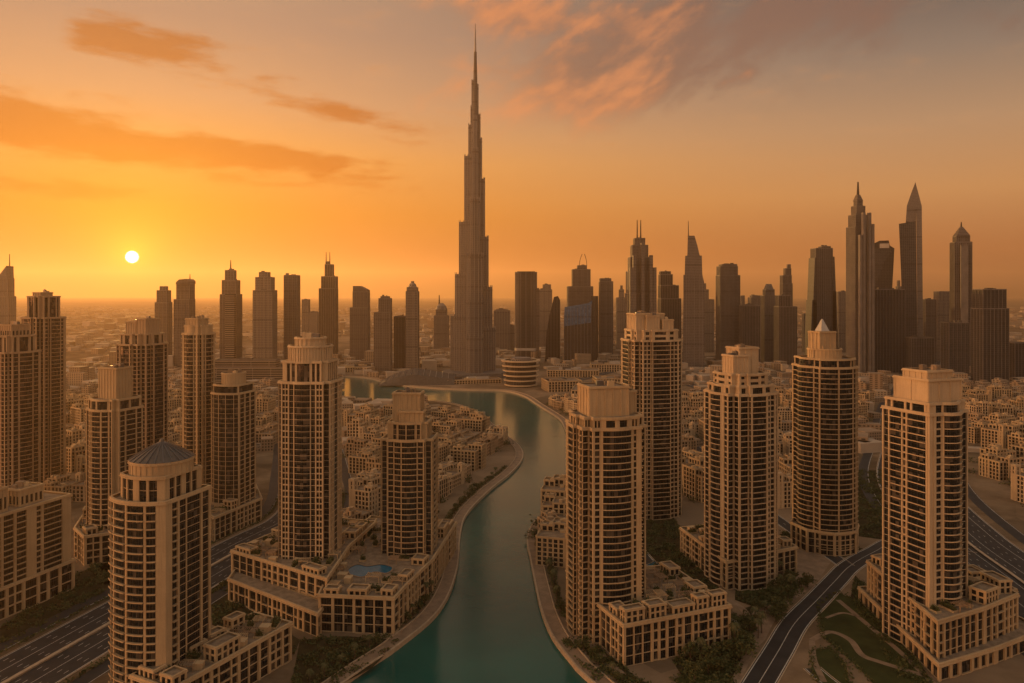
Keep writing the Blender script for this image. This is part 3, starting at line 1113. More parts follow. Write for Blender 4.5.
def podium(root, corners, z1, fh=5.0, bay=5.2, m=STONE, world=True, seed=1, kit=10, name='podium', cut=None, budget=None, pat='GP'):
    """base building as a part of its tower; corners in metres on the ground, counter-clockwise"""
    ca, sa = math.cos(-root.rotation_euler.z), math.sin(-root.rotation_euler.z)
    loc = [((x - root.location.x) * ca - (y - root.location.y) * sa, (x - root.location.x) * sa + (y - root.location.y) * ca) for x, y in corners] if world else corners
    area = sum(a[0] * b[1] - b[0] * a[1] for a, b in zip(loc, loc[1:] + loc[:1]))
    if area < 0:
        loc = loc[::-1]
    segs = []
    for i, (a, b) in enumerate(zip(loc, loc[1:] + loc[:1])):
        L = math.hypot(b[0] - a[0], b[1] - a[1])
        segs.append((i, 1, podpat(L, bay, pat, seed + i) if L > 5 else 'S'))
    wall, reps = facade(loc, segs, 0, z1, fh, 1.1, 0.4)
    o = populate(root, root, wall, reps, (m,), name, limit=100, budget=budget or {'window': 60, 'balcony': 40})
    cornice(o, loc, z1, m, 0.7, 1.4)
    if kit:
        q = random.Random(seed + 90)
        edge_in = loc if True else None
        for i, (a, b) in enumerate(zip(loc, loc[1:] + loc[:1])):
            L = math.hypot(b[0] - a[0], b[1] - a[1])
            if L < 22:
                continue
            ux, uy = (b[0] - a[0]) / L, (b[1] - a[1]) / L
            nx, ny = uy, -ux
            t0 = q.uniform(1.5, 5)
            while t0 < L - 9:
                w = q.uniform(7, 15)
                w = min(w, L - 1.6 - t0)
                dd = q.uniform(5, 9)
                h = q.choice((3.4, 4.2, 7.0))
                inn = q.uniform(1.4, 2.2)
                mid = (a[0] + ux * (t0 + w / 2) - nx * (inn + dd / 2), a[1] + uy * (t0 + w / 2) - ny * (inn + dd / 2))
                okp = inside((mid[0] - nx * dd / 2, mid[1] - ny * dd / 2), loc) and all(not inside((mid[0] + ux * e * w / 2 - nx * f * dd / 2, mid[1] + uy * e * w / 2 - ny * f * dd / 2), sp) for sp in KEEP_OUT.get(root.name, []) for e in (-1, 0, 1) for f in (-1, 0, 1))
                if q.random() < .62 and okp and w > 5:
                    pv = [(mid[0] + ux * e * w / 2 + nx * f * dd / 2, mid[1] + uy * e * w / 2 + ny * f * dd / 2) for e, f in ((-1, 1), (1, 1), (1, -1), (-1, -1))]
                    wl, rp = facade(pv, [(k, 1, 'P' + 'WP' * max(1, round((w if k % 2 == 0 else dd) / 3.6))) for k in range(4)], z1, z1 + h, 3.5, .6)
                    for e in rp:
                        e[1].m = [x + 2 for x in e[1].m]
                        for zz in e[2]:
                            wl.add(e[1], zz)
                    po = wl.build('roof_pavilion', [m, ROOFM, GLASS, FRAME], o)
                    cornice(po, pv, z1 + h, m, .35, .8)
                    KEEP_OUT.setdefault(root.name, []).append(offset(pv, 1.5))
                t0 += w + q.uniform(1, 7)
        avoid = KEEP_OUT.get(root.name, [])
        roof_kit(o, loc, z1 + .01, int(kit * 2.4), seed, m, avoid)
    c0, s0 = math.cos(root.rotation_euler.z), math.sin(root.rotation_euler.z)
    ROOTS.append([(root.location.x + c0 * x - s0 * y, root.location.y + s0 * x + c0 * y) for x, y in loc])
    return o, loc

# ------------------------------------------------------------------ the sand coloured residential towers near the camera
SQ = ('sq', {})
NO = ('notch', dict(c=.12))
NB = ('notchbow', dict(c=.12, b=.2, h=.06))
BW = ('bow', dict(b=.28, h=.07))
ST = ('step', dict(c=.14, b=.19, h=.07))
BAR = ('barrel', dict(h=.16))

# round fronted tower with the ribbed dome
t, k, cy, z, poly = tower('residential_tower', 'round fronted sand coloured tower under a ribbed grey dome beside the highway', 'tower', (110, 211), 693, -17,
      [('barrel', dict(h=.17)), SQ, SQ, ('barrel', dict(h=.05))], {'0b': 'pBPBBPBBPBPS', '1m': 'SbPGpGGPGP', 'm': 'PGPGPGPGP', '3b': 'PBPBBPBP'}, 493, 3.75, 0.95, proj=1.7, mats=(STONE,),
      tiers=[dict(k=.80, y=471, pats='SGPGSGPGS', fh=6.0)])
cx_off = 0
r = 14.2
zz = zat(459, cy)
block(t, 'drum', circle(r, 32), z, zz, STONE, 3.0, 0.0, True, .25)
dm = MB()
zt_ = zat(440, cy) - 1.0
rings = []
for i in range(7):
    a = i / 7 * math.pi / 2
    f = i / 7
    rings.append((circle((r + .3) * (1 - f) + 1.0 * f, 36), zz + .95 + (zt_ - zz - .95) * (f * .72 + .28 * math.sin(f * math.pi / 2)) ))
rings.append((circle(1.0, 36), zt_))
dm.loft(rings)
dome = dm.build('dome', LEAD, t)
rb = MB()
for i in range(24):
    a = 2 * math.pi * i / 24
    prev = None
    for j in range(8):
        f = j / 7
        rr_ = (r + .35) * (1 - f) + 1.0 * f
        p = (rr_ * math.cos(a), rr_ * math.sin(a), zz + 1.1 + (zt_ - zz - .95) * (f * .72 + .28 * math.sin(f * math.pi / 2)))
        if prev:
            rb.bar(prev, p, .38)
        prev = p
rb.build('dome_ribs', METAL, dome)
fn = MB(); fn.pole(0, 0, zt_ - .3, zt_ + 1.6, 1.3, .9, 12); fn.build('finial', LEAD, dome)

# low wing in front of it
A, B = G(292, 660), G(171, 735)
ux, uy = B[0] - A[0], B[1] - A[1]
L = math.hypot(ux, uy); ux, uy = ux / L, uy / L
t = thing('apartment_wing', 'low flat roofed wing with planted terraces in front of the domed tower', 'building', (A[0], A[1], 0))
nx, ny = uy, -ux
if nx > 0:
    nx, ny = -nx, -ny
podium(t, [A, B, (B[0] + nx * 27, B[1] + ny * 27), (A[0] + nx * 27, A[1] + ny * 27)], 19.0, 4.7, 5.6, seed=11, kit=26, name='wall', budget={'window': 100, 'balcony': 40})

# slab block at the left edge
A, B = G(75, 588), G(-25, 632)
t = thing('apartment_block', 'long pale apartment block with bowed balconies cut by the picture edge', 'building', (A[0], A[1], 0))
ux, uy = B[0] - A[0], B[1] - A[1]
L = math.hypot(ux, uy); ux, uy = ux / L, uy / L
nx, ny = uy, -ux
if nx > 0:
    nx, ny = -nx, -ny
ll = L + 30
qd = [A, (A[0] + nx * 34, A[1] + ny * 34), (A[0] + ux * ll + nx * 34, A[1] + uy * ll + ny * 34), (A[0] + ux * ll, A[1] + uy * ll)]
podium(t, qd, 18, 6.0, 6.5, STONE, seed=3, kit=0, name='base', budget={'window': 40, 'balcony': 20})
q2 = [(A[0] + ux * 1.5 + nx * 1.5, A[1] + uy * 1.5 + ny * 1.5), (A[0] + ux * 1.5 + nx * 31, A[1] + uy * 1.5 + ny * 31), (A[0] + ux * (ll - 2) + nx * 31, A[1] + uy * (ll - 2) + ny * 31), (A[0] + ux * (ll - 2) + nx * 1.5, A[1] + uy * (ll - 2) + ny * 1.5)]
loc = [(x - A[0], y - A[1]) for x, y in q2]
if sum(a[0] * b[1] - b[0] * a[1] for a, b in zip(loc, loc[1:] + loc[:1])) < 0:
    loc = loc[::-1]
segs = []
for i, (a, b) in enumerate(zip(loc, loc[1:] + loc[:1])):
    Ls = math.hypot(b[0] - a[0], b[1] - a[1])
    segs.append((i, 1, 'S' + 'BPBPSWPBBP' * max(1, round(Ls / 46)) + 'S' if Ls > 40 else 'SBPBPBPBS'))
wall, reps = facade(loc, segs, 18, zat(490, A[1] + 12), 3.7, 1.0, 0.8)
populate(t, t, wall, reps, (STONE,), 'upper_storeys', limit=60)
zr = zat(490, A[1] + 12)
cornice(t, loc, zr, STONE, .6, 1.2)
roof_kit(t, loc, zr, 9, 5, STONE)
cxm, cym = sum(p[0] for p in loc) / 4, sum(p[1] for p in loc) / 4
an = math.atan2(uy, ux)
for s, w, h in ((-24, 16, 10), (2, 20, 14), (24, 12, 7)):
    c = (cxm + ux * s, cym + uy * s)
    ca, sa = math.cos(an), math.sin(an)
    block(t, 'penthouse', [(c[0] + ca * u - sa * v, c[1] + sa * u + ca * v) for u, v in rect(w, 15)], zr, zr + h, STONE, 3.0, .5)

# twin towers behind it
tower('residential_tower', 'taller square topped tower standing behind the pale block at the picture edge', 'tower', (21, 66), 488, -22, [ST], {'a': 'PWp', 'b': 'pBp', 'e': 'pWP', 'n': 'GP'}, 318, 3.8, 1.0, mats=(STONE_TAN,),
      tiers=[dict(k=.74, y=297, pats={'b': 'PGGP', 'a': 'PG', 'e': 'GP', '*': 'S'}, fh=16), dict(box=(-.05, 0, .36, .4), y=293)])
tower('residential_tower', 'lower stepped tower in front of the square topped tower at the picture edge', 'tower', (-14, 41), 508, -22, [NB], {'a': 'PBp', 'b': 'pBBp', 'e': 'pBP', 'n': 'WP'}, 352, 3.8, 1.0, mats=(STONE_TAN,),
      tiers=[dict(k=.8, y=336, pats={'b': 'PTTTTP', 'a': 'PTP', 'e': 'PTP', '*': 'S'}, fh=14), dict(box=(0, 0, .55, .5), y=325, slots=.4)])

# tower with the big plain penthouse, and its taller neighbour behind
tower('residential_tower', 'tall tower with paired roof blocks behind the bow fronted tower', 'tower', (116, 168), 498, -20, [ST], {'a': 'PBp', 'b': 'pGp', 'e': 'pBP', 'n': 'WP'}, 344, 3.8, 1.0, mats=(STONE_TAN,),
      tiers=[dict(k=.85, y=334, pats={'b': 'PTP', 'a': 'PTP', 'e': 'PTP', '*': 'S'}, fh=11), dict(box=(-.18, .05, .34, .5), y=322, keep=1, m=STONE_TAN), dict(box=(.2, .0, .30, .45), y=319, m=STONE_TAN)])
t, k, cy, z, poly = tower('residential_tower', 'bow fronted tower with a plain square penthouse above tall dark slots', 'tower', (86, 143), 548, -20, [('notchbow', dict(c=.1, b=.3, h=.12)), NO, NO, NO],
      {'0a': 'PGP', '0b': 'pBPBBPBp', '0e': 'PGP', 'm': 'PBPBBPBP', 'n': 'S'}, 408, 3.8, .9, mats=(STONE,),
      tiers=[dict(k=.93, y=398, pats={'b': 'PTTTPTTTP', 'a': 'PTP', 'e': 'PTP', 'm': 'PTTTPTTTP', '*': 'S'}, fh=9), dict(box=(-.04, .05, .56, .5), y=368)])
podium(t, [G(74, 556), G(84, 566), G(150, 556), G(150, 525), G(96, 520)], 20, 5, 5.5, seed=4, kit=8)

# slim tower with side balconies
tower('residential_tower', 'slim tall tower with stacked side balconies and a stepped cap', 'tower', (182, 215), 516, -18, [('notchbow', dict(c=.12, b=.22, h=.10))], {'a': 'SW', 'b': 'PBBP', 'e': 'WS', 'n': 'bP'}, 334, 3.8, 1.0, mats=(STONE,), proj=1.4,
      tiers=[dict(k=.86, y=326, pats='S', fh=8), dict(box=(-.08, 0, .6, .6), y=319)])

# glass fronted tower with blank drum
t, k, cy, z, poly = tower('residential_tower', 'dark glazed barrel fronted tower with a plain drum on its low roof', 'tower', (211, 256), 522, -14, [('barrel', dict(h=.20)), SQ, SQ, SQ], {'0b': 'PGpGGpGGpGGpGP', 'm': 'PBPBPBP'}, 392, 3.9, .9, mats=(STONE,), proj=.7,
      tiers=[dict(k=.9, y=384, pats='PTTTTTTTTTTTTP', fh=8), dict(drum=.36, y=373)])
podium(t, [G(206, 536), G(214, 542), G(262, 520), G(254, 500), G(215, 510)], 18, 4.6, 5.2, seed=5, kit=8)

# the tall slab tower left of the lake
t, k, cy, z, poly = tower('residential_tower', 'tall flat topped tower with a glazed bow between punched window strips above the pool terrace', 'tower', (278, 342), 590, -6, [('notchbow', dict(c=.10, b=.17, h=.05)), NO, NO, NO],
      {'0a': 'PWpWPG', '0b': 'pGGGp', '0e': 'GPWpWP', 'm': 'PWPWPGGPWPWP', 'n': 'GP'}, 381, 3.75, .85, mats=(STONE_PALE,), proj=.6,
      tiers=[dict(k=.86, y=361, pats={'a': 'PTPTp', 'b': 'pTTTp', 'e': 'pTPTP', 'm': 'PTPTPTPTPTP', 'n': 'S'}, fh=13)])
block(t, 'penthouse', circle(.40 * k, 24), z, zat(346, cy), STONE_PALE, 2.4, 0.0, True, .5)
block(t, 'roof_crown', circle(.28 * k, 20), zat(346, cy), zat(338, cy), STONE_PALE, 2.4, 0.0, True, .4)
ms = MB(); ms.pole(-.3 * k, -.1 * k, z, zat(332, cy), .25, .12); ms.build('mast', METAL, t)
podium(t, [G(231, 590), G(327, 623), G(349, 585), (-100, 545), (-150, 560)], 25, 5.0, 6.0, seed=6, kit=22, cut=[(-150, 470), (-90, 470), (-90, 540), (-150, 540)])
t2 = thing('garden_block', 'low two storey block with tall narrow windows at the foot of the flat topped tower', 'building', (*G(232, 602), 0))
podium(t2, [G(228, 600), G(318, 638), G(327, 624), G(236, 588)], 12.5, 6, 5.0, seed=8, kit=0, name='wall', budget={'window': 40, 'balcony': 0})

# stepped tower by the promenade
t, k, cy, z, poly = tower('residential_tower', 'stepped tower with dark balconies and a set back penthouse beside the lake promenade', 'tower', (381, 438), 578, -4, [('notchbow', dict(c=.14, b=.24, h=.08)), NO, NO, NO],
      {'0a': 'PB', '0b': 'pBpBBp', '0e': 'BP', 'm': 'PBPBBPBP', 'n': 'GP'}, 437, 3.75, .85, mats=(STONE,), proj=.8,
      tiers=[dict(k=.78, y=421, pats={'a': 'PGp', 'b': 'pGpGp', 'e': 'pGP', 'm': 'PGPGPGP', 'n': 'S'}, fh=4), dict(box=(.08, -.22, .46, .2), y=410, keep=1), dict(box=(-.04, .05, .54, .42), y=393)])
ms = MB(); ms.pole(.33 * k, 0, zat(437, cy), zat(415, cy), .2, .12); ms.build('mast', METAL, t)
pool_out = [(-112, 455), (-72, 450), (-66, 482), (-104, 490)]
KEEP_OUT[t.name].append([((x - t.location.x), (y - t.location.y)) for x, y in [(-106, 451), (-73, 449), (-72, 478), (-105, 479)]])
o, loc = podium(t, [G(318, 631), G(394, 635), G(408, 618), G(433, 591), (-42, 560), (-110, 575), (-116, 500)], 20, 4.6, 5.6, seed=9, kit=16, cut=pool_out)
pl = smoothline([(-100, 458), (-92, 454), (-86, 462), (-78, 460), (-76, 469), (-84, 474), (-92, 471), (-99, 474), (-103, 466), (-100, 458)], 5)[:-1]
ca, sa = math.cos(-t.rotation_euler.z), math.sin(-t.rotation_euler.z)
tl = lambda p: ((p[0] - t.location.x) * ca - (p[1] - t.location.y) * sa, (p[0] - t.location.x) * sa + (p[1] - t.location.y) * ca)
pp = [tl(p) for p in pl]
pw = flat('pool', pp, 20.25, POOLM); pw.parent = o
ed = MB(); q = pp + [pp[0]]
ar = sum(a[0] * b[1] - b[0] * a[1] for a, b in zip(q, q[1:]))
if ar < 0:
    q = q[::-1]
ed.strip(offset(q[:-1], .9) + [offset(q[:-1], .9)[0]], q, 20.0, 20.5, caps=False)
ed.build('pool_edge', PAVING, o)

# ---- right bank
t, k, cy, z, poly = tower('residential_tower', 'broad tower with a plain square penthouse rising straight from the lake promenade', 'tower', (566, 646), 627, 14, [('notchbow', dict(c=.12, b=.25, h=.06)), NO, NO, ('step', dict(c=.1, b=.16, h=.06))],
      {'0a': 'PWp', '0b': 'pBBp', '0e': 'pWSP', '0n': 'BP', '1m': 'PWPBBPWPBP', '2m': 'PWPBBPWP', '3a': 'PBPW', '3b': 'PBBP', '3e': 'WPBP', 'n': 'BP'}, 424, 3.72, .95, mats=(STONE,), proj=1.0,
      tiers=[dict(k=.93, y=415, pats={'0a': 'P', '*': None}, fh=4.5) if False else dict(k=.92, y=414, pats='PWPWP', fh=4.6), dict(box=(-.02, .05, .62, .55), y=386, keep=1, pitch=5), dict(box=(.36, .1, .2, .4), y=392, keep=1)])
podium(t, [(58, 384), (121, 409), (101, 468), (34, 462), (40, 430)], 21, 5.2, 5.2, seed=12, kit=30, cut=[(30, 410), (80, 410), (80, 460), (30, 460)])

tower('residential_tower', 'tall crowned tower behind the broad tower on the lake promenade', 'tower', (621, 682), 512, 14, [('step', dict(c=.12, b=.2, h=.05))], {'a': 'PWpWp', 'b': 'pBBp', 'e': 'pWpWP', 'n': 'BP'}, 340, 3.8, .9, mats=(STONE_PALE,),
      tiers=[dict(k=.88, y=330, pats={'b': 'PWWP', 'a': 'PWP', 'e': 'PWP', '*': 'S'}, fh=4.6), dict(box=(-.08, .1, .6, .5), y=314, keep=1), dict(box=(-.05, -.12, .26, .22), y=316, keep=1), dict(box=(.26, -.1, .22, .3), y=320)])

t, k, cy, z, poly = tower('residential_tower', 'wide stepped tower with an angular balcony front and square lift tower by the avenue', 'tower', (704, 778), 578, 20, [('step', dict(c=.13, b=.17, h=.06)), NB, NB, NB],
      {'0a': 'PBp', '0b': 'PBBP', '0e': 'pWpWP', '1a': 'PWpWp', '1b': 'pBBp', '1e': 'pWP', 'a': 'PBP', 'b': 'PBBP', 'e': 'PWP', 'n': 'BP'}, 392, 3.75, .9, mats=(STONE_PALE,), proj=1.1,
      tiers=[dict(k=.9, y=384, pats={'b': 'PBP', 'a': 'PWP', 'e': 'PWP', '*': 'S'}, fh=3.8), dict(k=.74, y=373, pats={'b': 'PWWP', 'a': 'PWP', 'e': 'PWP', '*': 'S'}, fh=4.5), dict(box=(-.16, -.08, .30, .34), y=355, keep=1), dict(box=(.06, .04, .38, .4), y=348, pitch=5)])
podium(t, [(125.5, 553), (140, 483), (197, 511), (187, 575)], 18, 4.6, 5.2, seed=13, kit=26, cut=[(130, 500), (180, 500), (180, 560), (130, 560)])

t, k, cy, z, poly = tower('residential_tower', 'barrel fronted tower capped by a small pale pyramid roof', 'tower', (792, 858), 545, 16, [('barrel', dict(h=.22)), BW, SQ, ('bow', dict(b=.3, h=.12))],
      {'0b': 'pBBBPBBBPBPBP', '1a': 'PW', '1b': 'pGGp', '1e': 'WP', 'm': 'PBPBBPBP', '3a': 'PB', '3b': 'pBBBp', '3e': 'BP'}, 366, 3.75, .95, mats=(STONE,), proj=1.0,
      tiers=[dict(k=.93, y=358, pats=None, fh=4.2), dict(drum=.36, y=349), dict(box=(-.06, 0, .42, .40), y=332, pitch=5)])
py_ = MB(); zq = zat(332, cy) + .9; py_.loft([(rect(.22 * k, .22 * k, -.06 * k, 0), zq), (rect(.02 * k, .02 * k, -.06 * k, 0), zat(319, cy))])
py_.build('pyramid_roof', PALE_METAL, t)
ms = MB(); ms.pole(-.36 * k, -.1 * k, zat(358, cy), zat(331, cy), .2, .12); ms.build('mast', METAL, t)
ms = MB(); ms.pole(.3 * k, -.1 * k, zat(358, cy), zat(330, cy), .2, .12); ms.build('mast', METAL, t)
c8 = circle(.74 * k, 8, t.location.x, t.location.y, R(22.5 + 16))
podium(t, c8, 16, 5, 5.0, seed=14, kit=10, cut=circle(.55 * k, 12, t.location.x, t.location.y))

t, k, cy, z, poly = tower('residential_tower', 'broad corner tower with a central pilaster and wide balconies beside the park paths', 'tower', (882, 968), 640, 20, [('bow', dict(b=.2, h=.09)), NO, NO, ('sq', {})],
      {'0a': 'PpPWp', '0b': 'pBBBp', '0e': 'BPG', 'm': 'PBPBBPBP', '3m': 'PGPBBPWPBBBPpP', 'n': 'GP'}, 410, 3.75, .95, mats=(STONE_PALE,), proj=.95,
      tiers=[dict(k=.93, y=400, pats={'0a': 'PPT', '0b': 'pTTTTp', '3m': 'PTPTTTPTPTTTPpP', 'm': 'PTPTPTP', '*': 'S'}, fh=7), dict(box=(0, 0, .74, .72), y=378, slots=0, pitch=9), dict(box=(-.05, -.05, .56, .5), y=370, pitch=4)])
podium(t, [(222, 463), (217, 377), (252, 394), (282, 412), (272, 482)], 26, 4.9, 5.2, seed=15, kit=24, cut=[(225, 395), (272, 405), (270, 475), (225, 470)])
lt = [(219, 470), (213, 371), (254, 388), (290, 408), (279, 478)]
podium(t, [(219, 468), (213.5, 370), (254, 388), (294, 409), (282, 478)], 7.5, 6.5, 6.5, seed=16, kit=0, name='arcade', budget={'window': 25, 'balcony': 0})
t = thing('apartment_wing', 'ribbed low wing joined to the foot of the corner tower beside the highway', 'building', (*G(985, 640), 0))
podium(t, [(275, 420), (292, 428), (286, 470), (270, 466)], 22, 4.7, 5.0, seed=17, kit=5, name='wall', budget={'window': 50, 'balcony': 0}, pat='WP')

# ------------------------------------------------------------------ the downtown skyline
def tube_ring(cx, cy, w, d, n=5):
    """plan of a wing with a round nose: not used for the big tower only"""
    return rect(w, d, cx, cy)


def far(name, label, cat, base, L, Rr, mats, steps, rz=0, dr=.8, fins=0.0, finw=.9, group=None):
    """steps: [(left px, right px, top px)] widest first; each a part standing on the one before"""
    y = F * CAMH / (base - HZ)
    kw, x = fit(rect(1, 1), y, L, Rr, R(rz), dr)
    cxp = (L + Rr) / 2
    root = thing(name, label, cat, (x, y, 0), R(rz), group)
    u = kw / (Rr - L)
    z0 = 0
    info = []
    for i, (a, b, yt) in enumerate(steps):
        w = (b - a) * u
        d = max(w * dr, 8)
        ox = ((a + b) / 2 - cxp) * u
        z1 = zat(yt, y)
        mb = MB()
        mb.prism(rect(w, d, ox, 0), z0, z1, 0, True, False, 1)
        m = mats[i] if isinstance(mats, (list, tuple)) else mats
        sec = mb.build('tower_section' if i else 'shaft', [m, DARKROOF], root)
        if fins:
            fb = MB()
            n = max(2, int(w / fins))
            for sy in (-1, 1):
                for q in range(n + 1):
                    v = ox - w / 2 + w * q / n
                    fb.box(v - finw / 2, v + finw / 2, -d / 2 - .8 if sy < 0 else d / 2, -d / 2 if sy < 0 else d / 2 + .8, z0, z1 + 1.2)
            n = max(2, int(d / fins))
            for sx in (-1, 1):
                xx = ox + sx * w / 2
                for q in range(n + 1):
                    v = -d / 2 + d * q / n
                    fb.box(min(xx, xx + sx * .8), max(xx, xx + sx * .8), v - finw / 2, v + finw / 2, z0, z1 + 1.2)
            fb.build('pilaster_ribs', FINM, sec)
        pr = rect(w, d, ox, 0)
        pb = MB()
        o_ = offset(pr, .5); i_ = offset(pr, -.8)
        pb.strip(o_ + [o_[0]], i_ + [i_[0]], z1, z1 + 2.2, caps=False)
        pb.build('parapet', FINM, sec)
        if w > 18:
            q = random.Random(int(a * 7 + yt))
            for _ in range(3):
                pl = MB(); ww, dd, hh = q.uniform(.12, .3) * w, q.uniform(.15, .3) * d, q.uniform(2, 6)
                pl.box(-ww / 2, ww / 2, -dd / 2, dd / 2, 0, hh)
                pl.build('roof_plant', DARKROOF, sec, (ox + q.uniform(-.3, .3) * w, q.uniform(-.3, .3) * d, z1))
        info.append((ox, w, d, z1))
        z0 = z1
    ROOTS.append([(x + p, y + q) for p, q in rect(kw + 10, kw + 10)])
    return root, (lambda px: (px - cxp) * u), (lambda py: zat(py, y)), info


FINM = plain('concrete_ribs', (0.165, 0.145, 0.128, 1), 0.7, 0.05, 0.3, 0.05)


def mast(root, x, z0, z1, r=1.0, name='mast', dy=0):
    mb = MB(); mb.pole(x, dy, z0, z1, r * 1.5, r * .7, 8); mb.build(name, MASTM, root)


def spire(root, name, x, w, d, z0, z1, m, w1=.2):
    mb = MB(); mb.loft([(rect(w, d, x), z0), (rect(w * w1, d * w1, x), z1)], 0, True); return mb.build(name, m, root)


def wedge(root, name, pts, d, m):
    """section with a sloping head: pts = outline in x,z (counter-clockwise seen from the camera), given a depth"""
    mb = MB()
    n = len(pts)
    fr = [(p[0], -d / 2, p[1]) for p in pts]; bk = [(p[0], d / 2, p[1]) for p in pts]
    i = len(mb.v)
    mb.v += fr + bk
    mb.f.append(tuple(i + k for k in range(n))); mb.m.append(0)
    mb.f.append(tuple(i + n + n - 1 - k for k in range(n))); mb.m.append(0)
    for k in range(n):
        mb.f.append((i + k, i + n + k, i + n + (k + 1) % n, i + (k + 1) % n)); mb.m.append(0)
    return mb.build(name, m, root)


# ---- the giant stepped needle
YB = 376
by = F * CAMH / (YB - HZ)
sp = by / F
bx = (475.3 - CX) * sp
bk_ = thing('skyscraper', 'immense stepped needle tower tapering to a thin spire behind the lake', 'skyscraper', (bx, by, 0))
ZB = lambda py: zat(py, by)


def wing_poly(ang, length, half, r0=0):
    ca, sa = math.cos(ang), math.sin(ang)
    p = [(r0, -half), (length - half * .6, -half)] + [(length - half * .6 + half * .6 * math.cos(a), half * math.sin(a)) for a in (R(-60), R(-30), 0, R(30), R(60))] + [(length - half * .6, half), (r0, half)]
    return [(ca * u - sa * v, sa * u + ca * v) for u, v in p]


BM = facade_mat('needle_facade', (0.15, 0.135, 0.125, 1), (0.040, 0.040, 0.042, 1), 4.2, 2.0, 0.30, 0.20, 0.45, 0.2)
BFIN = plain('needle_fins', (0.22, 0.20, 0.185, 1), 0.45, 0.4, 0.2, 0.02, 0.5)
cr = MB()
rc = 6.0 * sp
cr.loft([(circle(rc, 12), 0), (circle(rc * .95, 12), ZB(221)), (circle(rc * .72, 12), ZB(156)), (circle(rc * .60, 12), ZB(118)), (circle(rc * .48, 12), ZB(107))])
core = cr.build('core', BM, bk_)
fb = MB()
for q in range(24):
    a = 2 * math.pi * q / 24 + .1
    fb.bar((rc * math.cos(a), rc * math.sin(a), 0), (rc * .97 * math.cos(a), rc * .97 * math.sin(a), ZB(215)), 1.5)
fb.build('fin_ribs', BFIN, core)
WL = {R(152): [(24.0, 316), (19.3, 274), (15.1, 222), (10.3, 156), (6.4, 125), (4.3, 107), (3.3, 81)],
      R(28): [(18.7, 328), (15.5, 287), (12.0, 237), (8.7, 179), (6.0, 139), (4.6, 115), (2.7, 86)],
      R(-90): [(24, 335), (20, 300), (16, 255), (11, 200), (7.0, 150), (4.5, 118)]}
for ang, tiers_ in WL.items():
    z0 = 0
    for ln, yt in tiers_:
        l = ln * sp / max(abs(math.cos(ang)), .88) if abs(math.cos(ang)) > .1 else ln * sp
        hw = (8.0 if ln > 14 else 6.2 if ln > 11 else 4.6 if ln > 7 else 3.0 if ln > 5 else 1.9) * sp
        mb = MB()
        mb.prism(wing_poly(ang, l, hw), z0, ZB(yt), 0, True, False, 1)
        w = mb.build('wing_tier', [BM, DARKROOF], bk_)
        fb = MB()
        pr = wing_poly(ang, l, hw)
        for a, b in zip(pr, pr[1:]):
            L_ = math.hypot(b[0] - a[0], b[1] - a[1])
            n = max(1, int(L_ / 6))
            for q in range(n):
                p = (a[0] + (b[0] - a[0]) * q / n, a[1] + (b[1] - a[1]) * q / n)
                fb.bar((p[0], p[1], z0), (p[0], p[1], ZB(yt) + 4), 1.3)
        fb.build('fin_ribs', BFIN, w)
        cb = MB(); pq = offset(pr, .7); cb.prism(pq, ZB(yt) - 9, ZB(yt) - 5, 0, True, True); cb.build('band', DARKROOF, w)
        z0 = ZB(yt)
for ya, yb, ra, rb_, nm in ((107, 84, 2.7, 2.3, 'crown_tier'), (84, 70, 2.1, 1.8, 'crown_tier'), (70, 52, 1.7, 1.4, 'crown_tier'), (52, 24, 1.1, .3, 'spire')):
    mb = MB(); mb.loft([(circle(ra * sp, 10), ZB(ya)), (circle(rb_ * sp, 10), ZB(yb))]); mb.build(nm, BM if nm != 'spire' else BFIN, bk_)
pb = MB(); pb.loft([(circle(34 * sp, 24), 0), (circle(33 * sp, 24), 12)]); pb.build('base', BM, bk_)
for q in range(5):
    a = R(200 + q * 35)
    p = (math.cos(a) * 36 * sp, math.sin(a) * 30 * sp)
    mb = MB(); mb.prism(rect(14 * sp * .8, 9 * sp * .8, p[0], p[1]), 0, 9 + 4 * (q % 2)); mb.build('entrance_pavilion', BM, bk_)
ROOTS.append([(bx + u, by + v) for u, v in circle(90, 12)])

# ---- skyline from one edge of the picture to the other
r_, X, Z, I = far('skyscraper', 'slim tower with a sail shaped head and needle cut by the picture edge', 'skyscraper', 362, -6, 16, FM['steel'], [(-6, 16, 297), (-5, 14, 279)], 0, .8, 7)
wedge(r_, 'sail_head', [(X(-5), Z(279)), (X(13), Z(279)), (X(12.5), Z(266)), (X(3), Z(274)), (X(-5), Z(280) + 2)], 30, FM['steel'])
mast(r_, X(12), Z(279), Z(254), 1.3)
r_, X, Z, I = far('skyscraper', 'small hazy round shouldered tower just below the setting sun', 'skyscraper', 366, 155, 172, FM['brown'], [(155, 172, 303), (157, 171, 291), (160, 168, 287)], 0, .9, 8)
r_, X, Z, I = far('skyscraper', 'hazy tower with a curved shoulder and one thin mast near the sun', 'skyscraper', 372, 174, 195, FM['brown'], [(174, 195, 300), (177, 195, 284)], 0, .9, 8)
wedge(r_, 'rounded_head', [(X(177), Z(284)), (X(195), Z(284)), (X(195), Z(281)), (X(192), Z(279)), (X(182), Z(279.5)), (X(178), Z(282))], 40, FM['brown'])
mast(r_, X(192), Z(280), Z(274), 1)
r_, X, Z, I = far('skyscraper', 'stepped tower with a central mast and a paler slab against its flank', 'skyscraper', 372, 220, 242, FM['brown'], [(220, 242, 295), (222, 240, 281), (225, 236, 271)], 0, .8, 6)
mb = MB(); mb.box(X(231), X(242.4), -38, -26, 0, Z(294)); mb.build('side_slab', [FM['lightbands']], r_)
